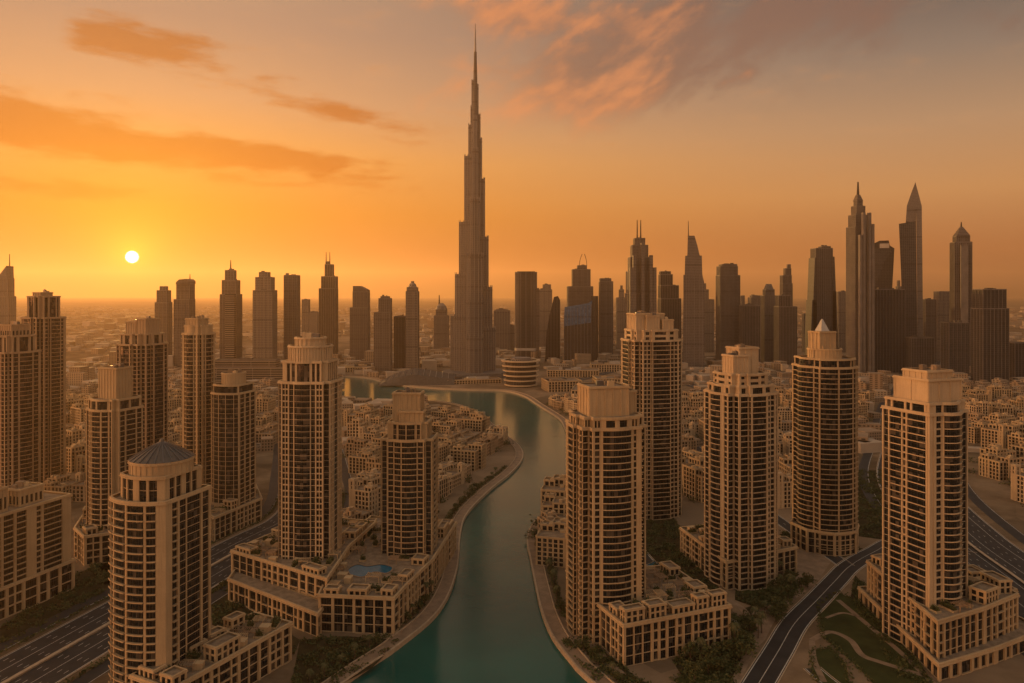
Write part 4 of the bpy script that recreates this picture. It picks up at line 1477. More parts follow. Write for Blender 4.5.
spire(r_, 'mast_base', X(230.5), 10, 10, Z(271), Z(268), FM['brown'], .3); mast(r_, X(230.5), Z(268), Z(260), 1.2)
r_, X, Z, I = far('skyscraper', 'broad ribbed tower with a small square cap standing beyond the low quarter', 'skyscraper', 373, 253, 277, FM['sand'], [(253, 277, 291), (255.5, 274.5, 278), (259, 270, 273)], 0, .8, 5)
r_, X, Z, I = far('skyscraper', 'plain rectangular tower with a flat roof between two broader hazy towers', 'skyscraper', 370, 284, 300, FM['brown'], [(284, 300, 276), (285, 287, 274)], 0, .9, 5)
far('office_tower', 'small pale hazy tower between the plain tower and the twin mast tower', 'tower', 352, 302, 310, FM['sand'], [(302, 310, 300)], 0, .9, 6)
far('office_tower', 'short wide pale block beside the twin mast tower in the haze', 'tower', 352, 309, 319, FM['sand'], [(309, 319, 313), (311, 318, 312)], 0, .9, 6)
r_, X, Z, I = far('skyscraper', 'dark stepped tower carrying two thin masts on its narrow top', 'skyscraper', 359, 319, 338, FM['dark'], [(319, 338, 289), (321.5, 338, 277), (325, 334, 265), (325.5, 329.5, 262)], 0, .8, 6)
mast(r_, X(325.6), Z(263), Z(252), 1.1); mast(r_, X(330), Z(265), Z(252), 1.1)
r_, X, Z, I = far('skyscraper', 'twin slab tower with a sloping roof line at the head of the lake', 'skyscraper', 360, 350, 370, FM['brown'], [(350, 370, 308), (353, 370, 292)], 0, .8, 5)
wedge(r_, 'sloped_head', [(X(353), Z(292)), (X(370), Z(292)), (X(370), Z(290)), (X(361), Z(286)), (X(353), Z(286))], 34, FM['brown'])
r_, X, Z, I = far('skyscraper', 'ribbed tower with a lower slab at one side beside the dark curved hall', 'skyscraper', 372, 374, 392, FM['brown'], [(374, 392, 313), (379, 392, 299), (381, 390, 297)], 0, .8, 4)
far('office_tower', 'short dark ribbed tower standing against the domed slim tower', 'tower', 370, 394, 406, FM['dark'], [(394, 406, 317)], 0, .9, 3.5)
r_, X, Z, I = far('skyscraper', 'slim faceted tower with a bullet shaped cap', 'skyscraper', 371, 406, 419, FM['sand'], [(406, 419, 292), (407, 418, 288)], 0, 1, 4)
mb = MB(); mb.loft([(circle(11.5, 8, X(412.5)), Z(288)), (circle(8, 8, X(412.5)), Z(284)), (circle(4.5, 8, X(412.5)), Z(283)), (circle(4, 8, X(412.5)), Z(281))]); mb.build('bullet_cap', FM['sand'], r_)
r_, X, Z, I = far('skyscraper', 'hazy dome headed tower with a short mast just beside the needle tower', 'skyscraper', 352, 434, 449, FM['grey'], [(434, 449, 316), (436, 447, 310)], 0, .9, 6)
mb = MB(); mb.loft([(circle(19, 12, X(441.5)), Z(310)), (circle(15, 12, X(441.5)), Z(306)), (circle(5, 12, X(441.5)), Z(303))]); mb.build('dome', FM['grey'], r_)
mast(r_, X(439), Z(305), Z(295), 2)
far('office_tower', 'short square ribbed tower standing just past the foot of the needle', 'tower', 352, 494, 510, FM['grey'], [(494, 510, 311), (496, 508, 310)], 0, .9, 8, 2.2)
far('office_tower', 'low pale block far off between the needle and the round cornered tower', 'tower', 352, 508, 516, FM['sand'], [(508, 516, 326)], 0, .9, 6)
# round cornered dark tower
y_ = F * CAMH / (362 - HZ); s_ = y_ / F
r_ = thing('skyscraper', 'dark round cornered slab tower with a plain top near the lake shore', 'skyscraper', ((526 - CX) * s_, y_, 0), -math.atan((526 - CX) / F))
rr_ = [(10.8 * s_ * math.copysign(abs(math.cos(a)) ** .45, math.cos(a)), 9 * s_ * math.copysign(abs(math.sin(a)) ** .45, math.sin(a))) for a in [2 * math.pi * q / 32 for q in range(32)]]
mb = MB(); mb.prism(rr_, 0, zat(273, y_), 0, True, False, 1); sh = mb.build('shaft', [FM['dark'], DARKROOF], r_)
fb = MB()
for q in range(32):
    fb.pole(rr_[q][0], rr_[q][1], 0, zat(272, y_), .8, .8, 4)
fb.build('fin_ribs', FINM, sh)
mb = MB(); mb.prism(offset(rr_, 1), zat(350, y_), zat(347.5, y_), 0, True, True); mb.build('pale_band', PALE_METAL, r_)  # pale metal band round the shaft
mb = MB(); mb.prism(offset(rr_, -5), zat(273, y_), zat(271.5, y_), 0, True); mb.build('roof_plant', FM['dark'], r_)
mb = MB(); mb.box(10 * s_, 13.2 * s_, -20, 20, 0, zat(288, y_)); mb.build('side_slab', FM['brown'], r_)
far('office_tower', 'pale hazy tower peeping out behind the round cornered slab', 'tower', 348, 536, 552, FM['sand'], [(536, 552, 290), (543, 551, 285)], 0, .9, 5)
# curved sail
y_ = F * CAMH / (361 - HZ); s_ = y_ / F
r_ = thing('skyscraper', 'slim dark tower with one flank curved like a sail', 'skyscraper', ((552.5 - CX) * s_, y_, 0), -math.atan((552.5 - CX) / F))
zz_ = lambda p: zat(p, y_); xx_ = lambda p: (p - 552.5) * s_
wedge(r_, 'sail_shaft', [(xx_(545), 0), (xx_(560), 0), (xx_(560), zz_(300)), (xx_(558), zz_(296)), (xx_(554), zz_(297)), (xx_(550), zz_(313)), (xx_(546.5), zz_(333))], 34, FM['dark'])
fb = MB()
for px in (548, 551, 554, 557, 560):
    fb.box(xx_(px) - .6, xx_(px) + .6, -18, -17, 0, zz_({548: 328, 551: 312, 554: 300, 557: 298, 560: 302}[px]))
fb.build('pilaster_ribs', FINM, r_)
# blue glass block before a stepped tower
r_, X, Z, I = far('skyscraper', 'stepped dark tower with two curved crane jibs above its top', 'skyscraper', 357, 567, 593, FM['brown'], [(567, 593, 287), (572, 590.5, 270), (577.5, 587, 266)], 0, .8, 4)
for s0, s1 in ((579.5, 582.5), (587.5, 585)):
    mb = MB(); prev = None
    for q in range(6):
        f = q / 5
        p = (X(s0 + (s1 - s0) * f ** 2), 0, Z(266 - 12 * f))
        if prev:
            mb.bar(prev, p, 1.5)
        prev = p
    mb.build('crane_jib', MASTM, r_)
y_ = F * CAMH / (364 - HZ); s_ = y_ / F
r_ = thing('office_tower', 'slant roofed blue glass block with sky reflection painted into its colour', 'tower', ((581.5 - CX) * s_, y_, 0), R(-14))
xx_ = lambda p: (p - 581.5) * s_ * .98; zz_ = lambda p: zat(p, y_)
wedge(r_, 'dark_storeys', [(xx_(565.5), 0), (xx_(593), 0), (xx_(593), zz_(322)), (xx_(565.5), zz_(326))], 60, FM['dark'])
wedge(r_, 'blue_glazing', [(xx_(565.5), zz_(326)), (xx_(593), zz_(322)), (xx_(594), zz_(300)), (xx_(590), zz_(303)), (xx_(566), zz_(307))], 60, FM['blue'])
fb = MB()
for q in range(9):
    fb.box(xx_(565.5 + 27.5 * q / 8) - .5, xx_(565.5 + 27.5 * q / 8) + .5, -31, -30, 0, zz_(312 - q))
fb.build('pilaster_ribs', METAL, r_)
mb = MB(); mb.box(xx_(593), xx_(597), -28, 34, 0, zz_(296)); mb.build('dark_flank', FM['dark'], r_)
far('skyscraper', 'plain grey slab tower with a dark cap just before the twin mast giant', 'skyscraper', 356, 599, 613, FM['grey'], [(599, 613, 282), (599.5, 611, 279)], 0, .9, 4.5)
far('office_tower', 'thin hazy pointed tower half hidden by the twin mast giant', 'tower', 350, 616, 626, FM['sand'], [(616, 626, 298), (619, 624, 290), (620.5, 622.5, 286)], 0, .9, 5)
r_, X, Z, I = far('skyscraper', 'grand stepped tower with clustered piers and two tall masts', 'skyscraper', 366, 625, 656, FM['brown'], [(625, 656, 294), (626, 653, 272), (628, 651, 258), (630.5, 648, 246), (633.5, 645, 239)], 0, .8, 3.6, 1.5)
mast(r_, X(637), Z(239), Z(220), 1.4); mast(r_, X(641), Z(239), Z(220), 1.4)
for px, yt in ((627.5, 268), (631, 256), (649.5, 256), (653.5, 268), (640, 244)):
    mb = MB(); mb.box(X(px) - 4, X(px) + 4, -46, -34, 0, Z(yt)); mb.build('buttress', FM['grey'], r_)
far('skyscraper', 'dark tower stepping down in two shoulders behind the crowned residential tower', 'skyscraper', 360, 658, 681, FM['dark'], [(658, 681, 299), (658, 678.5, 286), (658, 672, 275), (658.5, 670, 272)], 0, .8, 4.5)
# blade tower
y_ = F * CAMH / (367 - HZ); s_ = y_ / F
r_ = thing('skyscraper', 'slender blade shaped tower with a slanted head and a single needle mast', 'skyscraper', ((693.5 - CX) * s_, y_, 0), -math.atan((693.5 - CX) / F))
xx_ = lambda p: (p - 693.5) * s_; zz_ = lambda p: zat(p, y_)
wedge(r_, 'shaft', [(xx_(683), 0), (xx_(704), 0), (xx_(704), zz_(310)), (xx_(703.6), zz_(282)), (xx_(702), zz_(275)), (xx_(684), zz_(275))], 44, FM['grey'])
wedge(r_, 'upper_shaft', [(xx_(685), zz_(275)), (xx_(702), zz_(275)), (xx_(701.5), zz_(256)), (xx_(685.5), zz_(256))], 38, FM['grey'])
wedge(r_, 'slanted_head', [(xx_(687.5), zz_(256)), (xx_(699.5), zz_(256)), (xx_(697.5), zz_(247)), (xx_(694.5), zz_(236)), (xx_(688), zz_(236))], 28, FM['grey'])
mast(r_, xx_(688.5), zz_(237), zz_(221), .9)
fb = MB()
for q in range(8):
    px = 684 + 18 * q / 7
    fb.box(xx_(px) - .6, xx_(px) + .6, -23, -22, 0, zz_(275))
fb.build('pilaster_ribs', FINM, r_)
ROOTS.append([(r_.location.x + u, y_ + v) for u, v in rect(70, 60)])
far('office_tower', 'hazy stepped tower just behind the blade shaped tower', 'tower', 352, 702, 714, FM['sand'], [(702, 714, 300), (702, 708, 290), (702, 705, 284)], 0, .9, 5)
far('skyscraper', 'broad flat topped slab tower with bright vertical ribs', 'skyscraper', 362, 716, 740, FM['brown'], [(716, 740, 276), (716.5, 737.5, 267), (719, 737, 265)], 0, .8, 3.6, 1.2)
far('office_tower', 'hazy squat tower behind the ribbed slab tower', 'tower', 351, 734, 749, FM['sand'], [(734, 749, 306), (741, 745, 296)], 0, .9, 5)
far('office_tower', 'short twin bodied tower beside the ribbed slab tower', 'tower', 364, 739, 760, FM['dark'], [(739, 760, 306), (742, 758, 305)], 0, .8, 4)
far('office_tower', 'hazy flat roofed block filling the gap beside the cone capped tower', 'tower', 352, 748, 764, FM['grey'], [(748, 764, 298), (750, 762, 296)], 0, .8, 5)
r_, X, Z, I = far('skyscraper', 'pale tower with a tapered octagonal cap', 'skyscraper', 361, 761, 776, FM['steel'], [(761, 776, 296), (763, 774.5, 290)], 0, .9, 4)
mb = MB(); mb.loft([(circle(15, 8, X(768.8)), Z(290)), (circle(9, 8, X(768.8)), Z(285)), (circle(8, 8, X(768.8)), Z(284))]); mb.build('octagonal_cap', FM['steel'], r_)
far('office_tower', 'dark flat roofed block before the staggered thin tower', 'tower', 364, 774, 797, FM['dark'], [(774, 797, 307), (775, 790, 296)], 0, .8, 4)
far('skyscraper', 'thin staggered tower rising in three unequal fins', 'skyscraper', 356, 780, 792, FM['brown'], [(780, 792.5, 284), (780, 791.5, 276), (784, 791.5, 269), (788, 791.5, 265)], 0, .9, 4)
far('office_tower', 'slim hazy tower standing alone before the tapered giant', 'tower', 352, 802, 809, FM['grey'], [(802, 809, 314)], 0, .9, 4)
r_, X, Z, I = far('skyscraper', 'massive tapered tower with curved flanks behind the pyramid capped tower', 'skyscraper', 360, 804, 838, FM['glass'], [(811, 833, 249), (820, 832, 247)], 0, .8, 5)
for a, b, yt in ((803.5, 811, 300), (807, 811, 258), (833, 839, 292), (833, 837, 257)):
    wedge(r_, 'curved_flank', [(X(a), 0), (X(b), 0), (X(b), Z(yt)), (X(a + 2 if a < 820 else b - 2), Z(yt)), (X(a), Z(yt + 40))] if a < 820 else [(X(a), 0), (X(b), 0), (X(b), Z(yt + 40)), (X(b - 2), Z(yt)), (X(a), Z(yt))], 44, FM['glass'])
far('office_tower', 'hazy plain slab behind the tapered giant', 'tower', 352, 834, 850, FM['sand'], [(834, 850, 292)], 0, .9, 5)
# spired art deco giant
r_, X, Z, I = far('skyscraper', 'tall spired tower with ribbed shoulders above the wide dark slab', 'skyscraper', 374, 846, 872, FM['brown'], [(846, 870, 228), (848, 867, 216), (851, 864.5, 207), (853.5, 862, 201)], 12, .8, 3.2, 1.4)
spire(r_, 'spire_base', X(857.5), 16, 16, Z(201), Z(195), FM['brown'], .45); mast(r_, X(857.5), Z(196), Z(182), 2.2, 'spire')
for px, yt in ((848, 236), (853, 214), (862, 214), (867, 225)):
    mb = MB(); mb.box(X(px) - 3.2, X(px) + 3.2, -33, -26, 0, Z(yt)); mb.build('buttress', FINM, r_)
# notched tower with a round hole in its head
y_ = F * CAMH / (366 - HZ); s_ = y_ / F
r_ = thing('skyscraper', 'dark tapering tower with a folded face and chipped head above the dark slab', 'skyscraper', ((882.5 - CX) * s_, y_, 0), -math.atan((882.5 - CX) / F))
xx_ = lambda p: (p - 882.5) * s_; zz_ = lambda p: zat(p, y_)
wedge(r_, 'shaft', [(xx_(873), 0), (xx_(892), 0), (xx_(891), zz_(290)), (xx_(893), zz_(249)), (xx_(873), zz_(249))], 42, FM['glass'])
wedge(r_, 'folded_face', [(xx_(875), zz_(290)), (xx_(891), zz_(290)), (xx_(892.2), zz_(250)), (xx_(884), zz_(262))], 46, FM['dark'])
wedge(r_, 'chipped_head', [(xx_(873), zz_(249)), (xx_(893), zz_(249)), (xx_(889), zz_(246)), (xx_(888), zz_(241)), (xx_(880), zz_(241)), (xx_(874), zz_(244))], 34, FM['dark'])
mb = MB(); mb.box(xx_(880), xx_(888.5), -22, -18, zz_(248.5), zz_(244)); mb.build('head_opening', PALE_METAL, r_)
far('office_tower', 'wide dark slab block with bright rib lines below the spired and chipped towers', 'tower', 372, 862, 905, FM['dark'], [(862, 905, 290)], 0, .35, 7, .8)
far('office_tower', 'small stepped tower peeping over the wide dark slab', 'tower', 356, 896, 903, FM['grey'], [(896, 903, 287), (897, 899, 281)], 0, .9, 4)
# pointed wedge tower
y_ = F * CAMH / (369 - HZ); s_ = y_ / F
r_ = thing('skyscraper', 'leaning wedge tower split down its edge and rising to a sharp point', 'skyscraper', ((912 - CX) * s_, y_, 0), -math.atan((912 - CX) / F))
xx_ = lambda p: (p - 912) * s_; zz_ = lambda p: zat(p, y_)
wedge(r_, 'shaft', [(xx_(904.5), 0), (xx_(917), 0), (xx_(915.5), zz_(222)), (xx_(900.5), zz_(224)), (xx_(902.5), zz_(276))], 42, FM['glass'])
wedge(r_, 'bright_edge', [(xx_(917.2), 0), (xx_(922), 0), (xx_(920.5), zz_(207)), (xx_(915.7), zz_(207))], 40, FM['steel'])
wedge(r_, 'point', [(xx_(906.5), zz_(222)), (xx_(915.6), zz_(222)), (xx_(915.7), zz_(207)), (xx_(920.5), zz_(207)), (xx_(918), zz_(196)), (xx_(915), zz_(183)), (xx_(911.5), zz_(193)), (xx_(907.5), zz_(206))], 26, FM['steel'])
ROOTS.append([(r_.location.x + u, y_ + v) for u, v in rect(70, 60)])
far('office_tower', 'squat glazed block at the foot of the leaning wedge tower', 'tower', 373, 904, 934, FM['glass'], [(904, 934, 338)], 0, .6, 6, .6)
far('office_tower', 'square brown tower in front of the leaning wedge tower', 'tower', 362, 921, 936, FM['brown'], [(921, 936, 300)], 0, .8, 4)
far('office_tower', 'narrow pale slab beside the pyramid topped tower', 'tower', 360, 931, 952, FM['sand'], [(931, 952, 302), (934, 950, 292)], 0, .8, 4)
r_, X, Z, I = far('skyscraper', 'tall pyramid topped tower with a bright central bay', 'skyscraper', 370, 950, 972, FM['brown'], [(950, 972, 243), (953, 970, 237), (956, 967, 234)], -12, .8, 4.2, 1.2)
spire(r_, 'pyramid_roof', X(961.5), 30, 30, Z(236), Z(227), FM['brown'], .2); mast(r_, X(961.5), Z(228), Z(222), 1.6, 'spire')
mb = MB(); mb.box(X(956) - 2, X(964), -32, -26, 0, Z(246)); mb.build('central_bay', FINM, r_)
far('office_tower', 'dark square office block standing in front of the pyramid topped tower', 'tower', 376, 941, 969, FM['glass'], [(941, 969, 323)], 0, .7, 9, .5)
r_, X, Z, I = far('office_tower', 'very large dark banded office block with a higher end', 'tower', 384, 971, 1009, FM['dark'], [(971, 1009, 309), (972, 1006, 290)], 8, .55, 8, .5)
far('office_tower', 'dark low block cut by the picture edge beside the banded office block', 'tower', 380, 1007, 1035, FM['dark'], [(1007, 1035, 343)], 0, .6, 7, .6)

# ---- wide low buildings between the lake and the skyline
r_, X, Z, I = far('hall', 'long low hall with banded storeys behind the glazed barrel tower', 'hall', 379, 200, 292, FM['lightbands'], [(200, 292, 367), (214, 280, 360)], 0, .25)
# rings building
y_ = F * CAMH / (388 - HZ); s_ = y_ / F
r_ = thing('round_building', 'low round building of stacked pale ring terraces on the lake shore', 'building', ((521 - CX) * s_, y_ + 35, 0))
mb = MB(); mb.loft([(circle(15 * s_, 40), 0), (circle(16 * s_, 40), zat(363, y_))], 0, True, False, 1); mb.build('drum', [FM['dark'], DARKROOF], r_)
for q in range(6):
    rr = (15.3 + q * .65) * s_
    z_ = zat(387 - q * 4.9, y_)
    mb = MB(); c1 = circle(rr + 3, 48); c2 = circle(rr - 5, 48)
    mb.strip(c1 + [c1[0]], c2 + [c2[0]], z_, z_ + 2.6, caps=False); mb.build('terrace_ring', STONE_PALE, r_)
mb = MB(); mb.loft([(circle(11 * s_, 32), zat(363, y_)), (circle(10 * s_, 32), zat(359, y_))]); mb.build('roof_drum', FM['grey'], r_)
ROOTS.append([(r_.location.x + u, r_.location.y + v) for u, v in circle(60, 12)])
# dark curved hall
y_ = F * CAMH / (386 - HZ); s_ = y_ / F
r_ = thing('curved_hall', 'dark wedge roofed hall curving along the head of the lake', 'hall', ((415 - CX) * s_, y_ + 40, 0), R(4))
mb = MB()
n = 24
top, bot = [], []
for q in range(n + 1):
    f = q / n
    x = (-38 + 76 * f) * s_
    h = 3 + 26 * math.sin(min(1, f * 1.9) * math.pi / 2) * (1 - .55 * max(0, f - .45) / .55)
    top.append((x, h)); bot.append(x)
for q in range(n):
    x0, x1, h0, h1 = bot[q], bot[q + 1], top[q][1], top[q + 1][1]
    mb.face([(x0, -30, 0), (x1, -30, 0), (x1, -22, h1 * .75), (x0, -22, h0 * .75)])
    mb.face([(x0, -22, h0 * .75), (x1, -22, h1 * .75), (x1, 45, h1), (x0, 45, h0)])
    mb.face([(x1, 45, 0), (x0, 45, 0), (x0, 45, h0), (x1, 45, h1)])
mb.build('roof', DARKROOF, r_)
fb = MB()
for q in range(0, n + 1, 2):
    fb.bar((bot[q], -22.2, top[q][1] * .75 + .4), (bot[q], 45, top[q][1] + .4), 1.0)
fb.build('roof_ribs', METAL, r_)
ROOTS.append([(r_.location.x + u, r_.location.y + v) for u, v in rect(190, 110)])
# shopping halls on the far shore
for i, (a, b, y0, h, d, lab) in enumerate(((548, 600, 377, 14, 60, 'flat roofed shopping hall nearest the ring terraced building'), (592, 628, 372, 17, 70, 'pale shopping hall with roof lanterns in front of the blue glass block'),
                                           (545, 580, 392, 20, 60, 'sand coloured hall with a stepped roof on the lake shore'), (575, 624, 404, 22, 80, 'long arcaded hall on the shore before the broad tower'),
                                           (596, 640, 387, 16, 60, 'hall with dark roof strips behind the arcaded hall'), (330, 372, 372, 10, 60, 'pale low hall at the head of the lake'), (445, 500, 384, 8, 40, 'low terrace building at the foot of the needle'))):
    y_ = F * CAMH / (y0 - HZ); s_ = y_ / F
    r_ = thing('shopping_hall', lab, 'hall', (((a + b) / 2 - CX) * s_, y_ + d / 2, 0), R(rnd.uniform(-14, 14)))
    w = (b - a) * s_
    pl_ = rect(w, d)
    segs = [(q, 1, 'P' + 'WP' * max(2, int((w if q % 2 == 0 else d) / 6))) for q in range(4)]
    wl, rp = facade(pl_, segs, 0, h, 5, .8)
    o = populate(r_, r_, wl, rp, (STONE_PALE if i % 2 else STONE,), 'wall', limit=60)
    cornice(o, pl_, h, STONE, .4, 1.5)
    for q in range(5):
        mb = MB(); ww, dd, hh = rnd.uniform(8, w * .3), rnd.uniform(8, d * .4), rnd.uniform(2, 6)
        mb.box(-ww / 2, ww / 2, -dd / 2, dd / 2, 0, hh)
        mb.build('roof_lantern', rnd.choice((PALE_METAL, STONE, DARKROOF, ROOFM)), o, (rnd.uniform(-w * .35, w * .35), rnd.uniform(-d * .3, d * .3), h))
    ca, sa = math.cos(r_.rotation_euler.z), math.sin(r_.rotation_euler.z)
    ROOTS.append([(r_.location.x + ca * u - sa * v, r_.location.y + sa * u + ca * v) for u, v in rect(w + 6, d + 6)])

# ------------------------------------------------------------------ low quarters
def lowrise(seed):
    q = random.Random(seed)
    wall, glz, roof = MB(), MB(), MB()
    w, d = q.uniform(23, 32), q.uniform(19, 27)
    vols = [(rect(w, d), q.choice((11, 14.5, 18, 21.6)))]
    vols.append((rect(w * q.uniform(.4, .6), d * q.uniform(.5, .8), w * q.choice((-.34, .34)), -d * .2), vols[0][1] + q.choice((3.6, 5))))
    vols.append((rect(w * .34, d * .4, w * q.choice((-.2, .2)), d * .3), vols[0][1] + q.choice((2.6, 4))))
    if q.random() < .5:
        vols.append((rect(5.5, 5.5, w * q.choice((-.4, .4)), -d * .45), vols[0][1] + 7))
    for i, (p, h) in enumerate(vols):
        segs = []
        for k in range(4):
            L = math.hypot(p[(k + 1) % 4][0] - p[k][0], p[(k + 1) % 4][1] - p[k][1])
            segs.append((k, 1, 'P' + q.choice(('WP', 'WP', 'bP')) * max(1, round(L / 4.4)) if L > 5.6 else 'SWS'))
        a, b = facade(p, segs, 0.0, h, 3.6, .7, .35)
        wall.add(a)
        for e in b:
            for z in e[2]:
                (glz if e[0] == 'window' else wall).add(e[1], z)
        o_, i_ = offset(p, .12), offset(p, -.5)
        roof.strip(o_ + [o_[0]], i_ + [i_[0]], h, h + q.uniform(.9, 1.6), caps=False)
        for _ in range(3):
            cx = sum(v[0] for v in p) / 4 + q.uniform(-.3, .3) * (p[1][0] - p[0][0]); cyy = sum(v[1] for v in p) / 4 + q.uniform(-.3, .3) * (p[2][1] - p[1][1])
            roof.box(cx - q.uniform(.8, 2.2), cx + q.uniform(.8, 2.2), cyy - q.uniform(.8, 2), cyy + q.uniform(.8, 2), h, h + q.uniform(1, 3))
    sm = (STONE, STONE_PALE, STONE_TAN)[seed % 3]
    return wall.mesh('low_rise_house', [sm, ROOFM]), glz.mesh('window_glazing', [GLASS, FRAME]), roof.mesh('roof_parapet', [sm])


KINDS = [lowrise(q) for q in range(9)]
HWLINES = [(hw_left, 44), (hw_right, 56), (avenue, 14), (side_road, 12), (back_road, 9), (left_bank, 17), (far_bank, 17)]
AREAS = [  # ground polygon, pitch, turn, what it is
    ([G(*p) for p in ((338, 417), (420, 421), (468, 425), (503, 446), (516, 460), (500, 480), (470, 502), (447, 535), (446, 560), (345, 560), (336, 470))], 35, -12, 'sand coloured low rise house in the dense quarter inside the lake bend', 'houses of the quarter inside the lake bend'),
    ([G(*p) for p in ((252, 384), (282, 384), (282, 505), (258, 500))], 36, -18, 'sand coloured low rise house between the barrel tower and the flat topped tower', 'houses between the barrel and flat topped towers'),
    ([G(*p) for p in ((60, 395), (100, 390), (215, 380), (215, 500), (60, 505))], 40, -20, 'sand coloured low rise house behind the towers by the highway', 'houses behind the highway towers'),
    ([G(*p) for p in ((548, 405), (580, 396), (700, 400), (712, 500), (660, 520), (600, 500), (570, 430))], 37, 14, 'sand coloured low rise house behind the broad tower on the far shore', 'houses behind the broad shore tower'),
    ([G(*p) for p in ((545, 520), (566, 500), (570, 585), (552, 575))], 30, 20, 'sand coloured low rise house by the bend of the near promenade', 'houses by the promenade bend'),
    ([G(*p) for p in ((700, 400), (800, 396), (800, 520), (712, 470))], 40, 12, 'sand coloured low rise house between the stepped tower and the pyramid capped tower', 'houses between the stepped and pyramid capped towers'),
    ([G(*p) for p in ((855, 385), (900, 383), (905, 520), (850, 470))], 40, 16, 'sand coloured low rise house between the pyramid capped tower and the corner tower', 'houses between the pyramid capped and corner towers'),
    ([G(*p) for p in ((955, 385), (1040, 388), (1060, 520), (960, 470))], 41, 10, 'sand coloured low rise house beyond the highway behind the corner tower', 'houses beyond the highway'),
]
cells = []
qr = random.Random(21)
for ar, pitch, turn, lab, grp in AREAS:
    cx = sum(p[0] for p in ar) / len(ar); cyy = sum(p[1] for p in ar) / len(ar)
    ca, sa = math.cos(R(turn)), math.sin(R(turn))
    for i in range(-60, 61):
        for j in range(-60, 61):
            u, v = i * pitch + qr.uniform(-2, 2), j * pitch * 1.05 + qr.uniform(-2, 2)
            p = (cx + ca * u - sa * v, cyy + sa * u + ca * v)
            if p[1] < 300 or not inside(p, ar) or inside(p, lake_poly):
                continue
            px, py = pxof(p[0], p[1])
            if px < -15 or px > 1040:
                continue
            if any(near(p, l, dd + 6) for l, dd in HWLINES):
                continue
            if any(inside((p[0] + a, p[1] + b), rt) for rt in ROOTS for a, b in ((0, 0), (13, 0), (-13, 0), (0, 13), (0, -13), (10, 10), (-10, 10), (10, -10), (-10, -10))):
                continue
            if qr.random() < .06:
                continue
            cells.append((p[1], p, turn + qr.choice((0, 90, 180, 270)) + qr.uniform(-4, 4) + 14 * math.sin(p[0] * .013) , lab, grp))
for p in ((40, 648), (38, 612), (35, 574), (33, 540)):
    cells.append((p[1] - 400, p, 78 + qr.uniform(-4, 4), AREAS[4][3], AREAS[4][4]))
cells.sort()
LIMIT = 290
for i, (dist, p, a, lab, grp) in enumerate(cells[:LIMIT]):
    w, g, rf = KINDS[qr.randrange(9)]
    o = tag(link('low_rise_house', w, None, (p[0], p[1], 0), R(a)), lab, 'house', grp)
    o.scale = (1, 1, qr.uniform(.85, 1.15))
    link('window_glazing', g, o)
    link('roof_parapet', rf, o)
print('low rise cells', len(cells))
ft = MB()
for dist, p, a, lab, grp in cells[LIMIT:]:
    h = qr.choice((9, 12, 15, 18))
    w, d = qr.uniform(17, 26), qr.uniform(14, 22)
    ft.rbox(p, w, d, R(a), 0, h, qr.randrange(2))
    ft.rbox((p[0] + qr.uniform(-5, 5), p[1] + qr.uniform(-4, 4)), w * .45, d * .5, R(a), h, h + 3.6, qr.randrange(2))
# the plain of small buildings that runs to the horizon
for _ in range(9000):
    y = 900 * math.exp(qr.random() * 2.35)
    x = qr.uniform(-.78, .78) * y
    p = (x, y)
    if inside(p, lake_poly) or near(p, hw_right, 50) or near(p, hw_left, 45) or near(p, far_bank, 25) or near(p, left_bank, 20):
        continue
    if math.sin(x * .004 + 1.3) * math.sin(y * .0031 + x * .0011) < -.35:
        continue
    if any(inside(p, rt) for rt in ROOTS):
        continue
    if y < 2400 and any(abs(p[0] - c[1][0]) < 24 and abs(p[1] - c[1][1]) < 24 for c in cells):
        continue
    sc_ = 1 + y / 5000
    w, d, h = qr.uniform(10, 30) * sc_, qr.uniform(10, 24) * sc_, qr.choice((5, 6, 8, 9, 12, 16)) * (1.0 if qr.random() < .95 else 2.6)
    ft.rbox(p, w, d, qr.choice((.25, .3, 1.1, -.2)), 0, h, qr.randrange(3))
FARH = facade_mat('far_houses', (0.34, 0.26, 0.18, 1), (0.04, 0.036, 0.03, 1), 3.6, 4.2, .5, .45)
FARH2 = facade_mat('far_houses_tan', (0.27, 0.195, 0.13, 1), (0.04, 0.036, 0.03, 1), 3.6, 4.2, .5, .45)
FARH3 = plain('far_house_roofs', (0.40, 0.32, 0.24, 1), .9, 0, .3, .02)
tag(ft.build('low_rise_city', [FARH, FARH2, FARH3]), 'mass of small sand coloured houses spreading to the horizon', None, None, 'stuff')


# ------------------------------------------------------------------ trees
def crown_mesh(seed, r, h):
    q = random.Random(seed)
    mb = MB()
    blobs = [(Vector((q.gauss(0, r * .42), q.gauss(0, r * .42), h * .62 + q.gauss(0, h * .12))), q.uniform(.38, .62) * r) for _ in range(9)]
    def where():
        c, rr = q.choice(blobs)
        v = Vector((q.gauss(0, 1), q.gauss(0, 1), q.gauss(0, .8))).normalized() * rr * q.uniform(.55, 1.05)
        return tuple(c + v)
    leaves(mb, q, 420, where, .32, .62)
    return mb.mesh('crown', [LEAF])


def trunk_mesh(seed, h):
    q = random.Random(seed)
    mb = MB()
    mb.pole(0, 0, 0, h * .5, .26, .16, 7)
    for _ in range(4):
        a = q.uniform(0, 6.28)
        mb.bar((0, 0, h * .42), (math.cos(a) * h * .22, math.sin(a) * h * .22, h * .72), .16)
    return mb.mesh('trunk', [BARK])


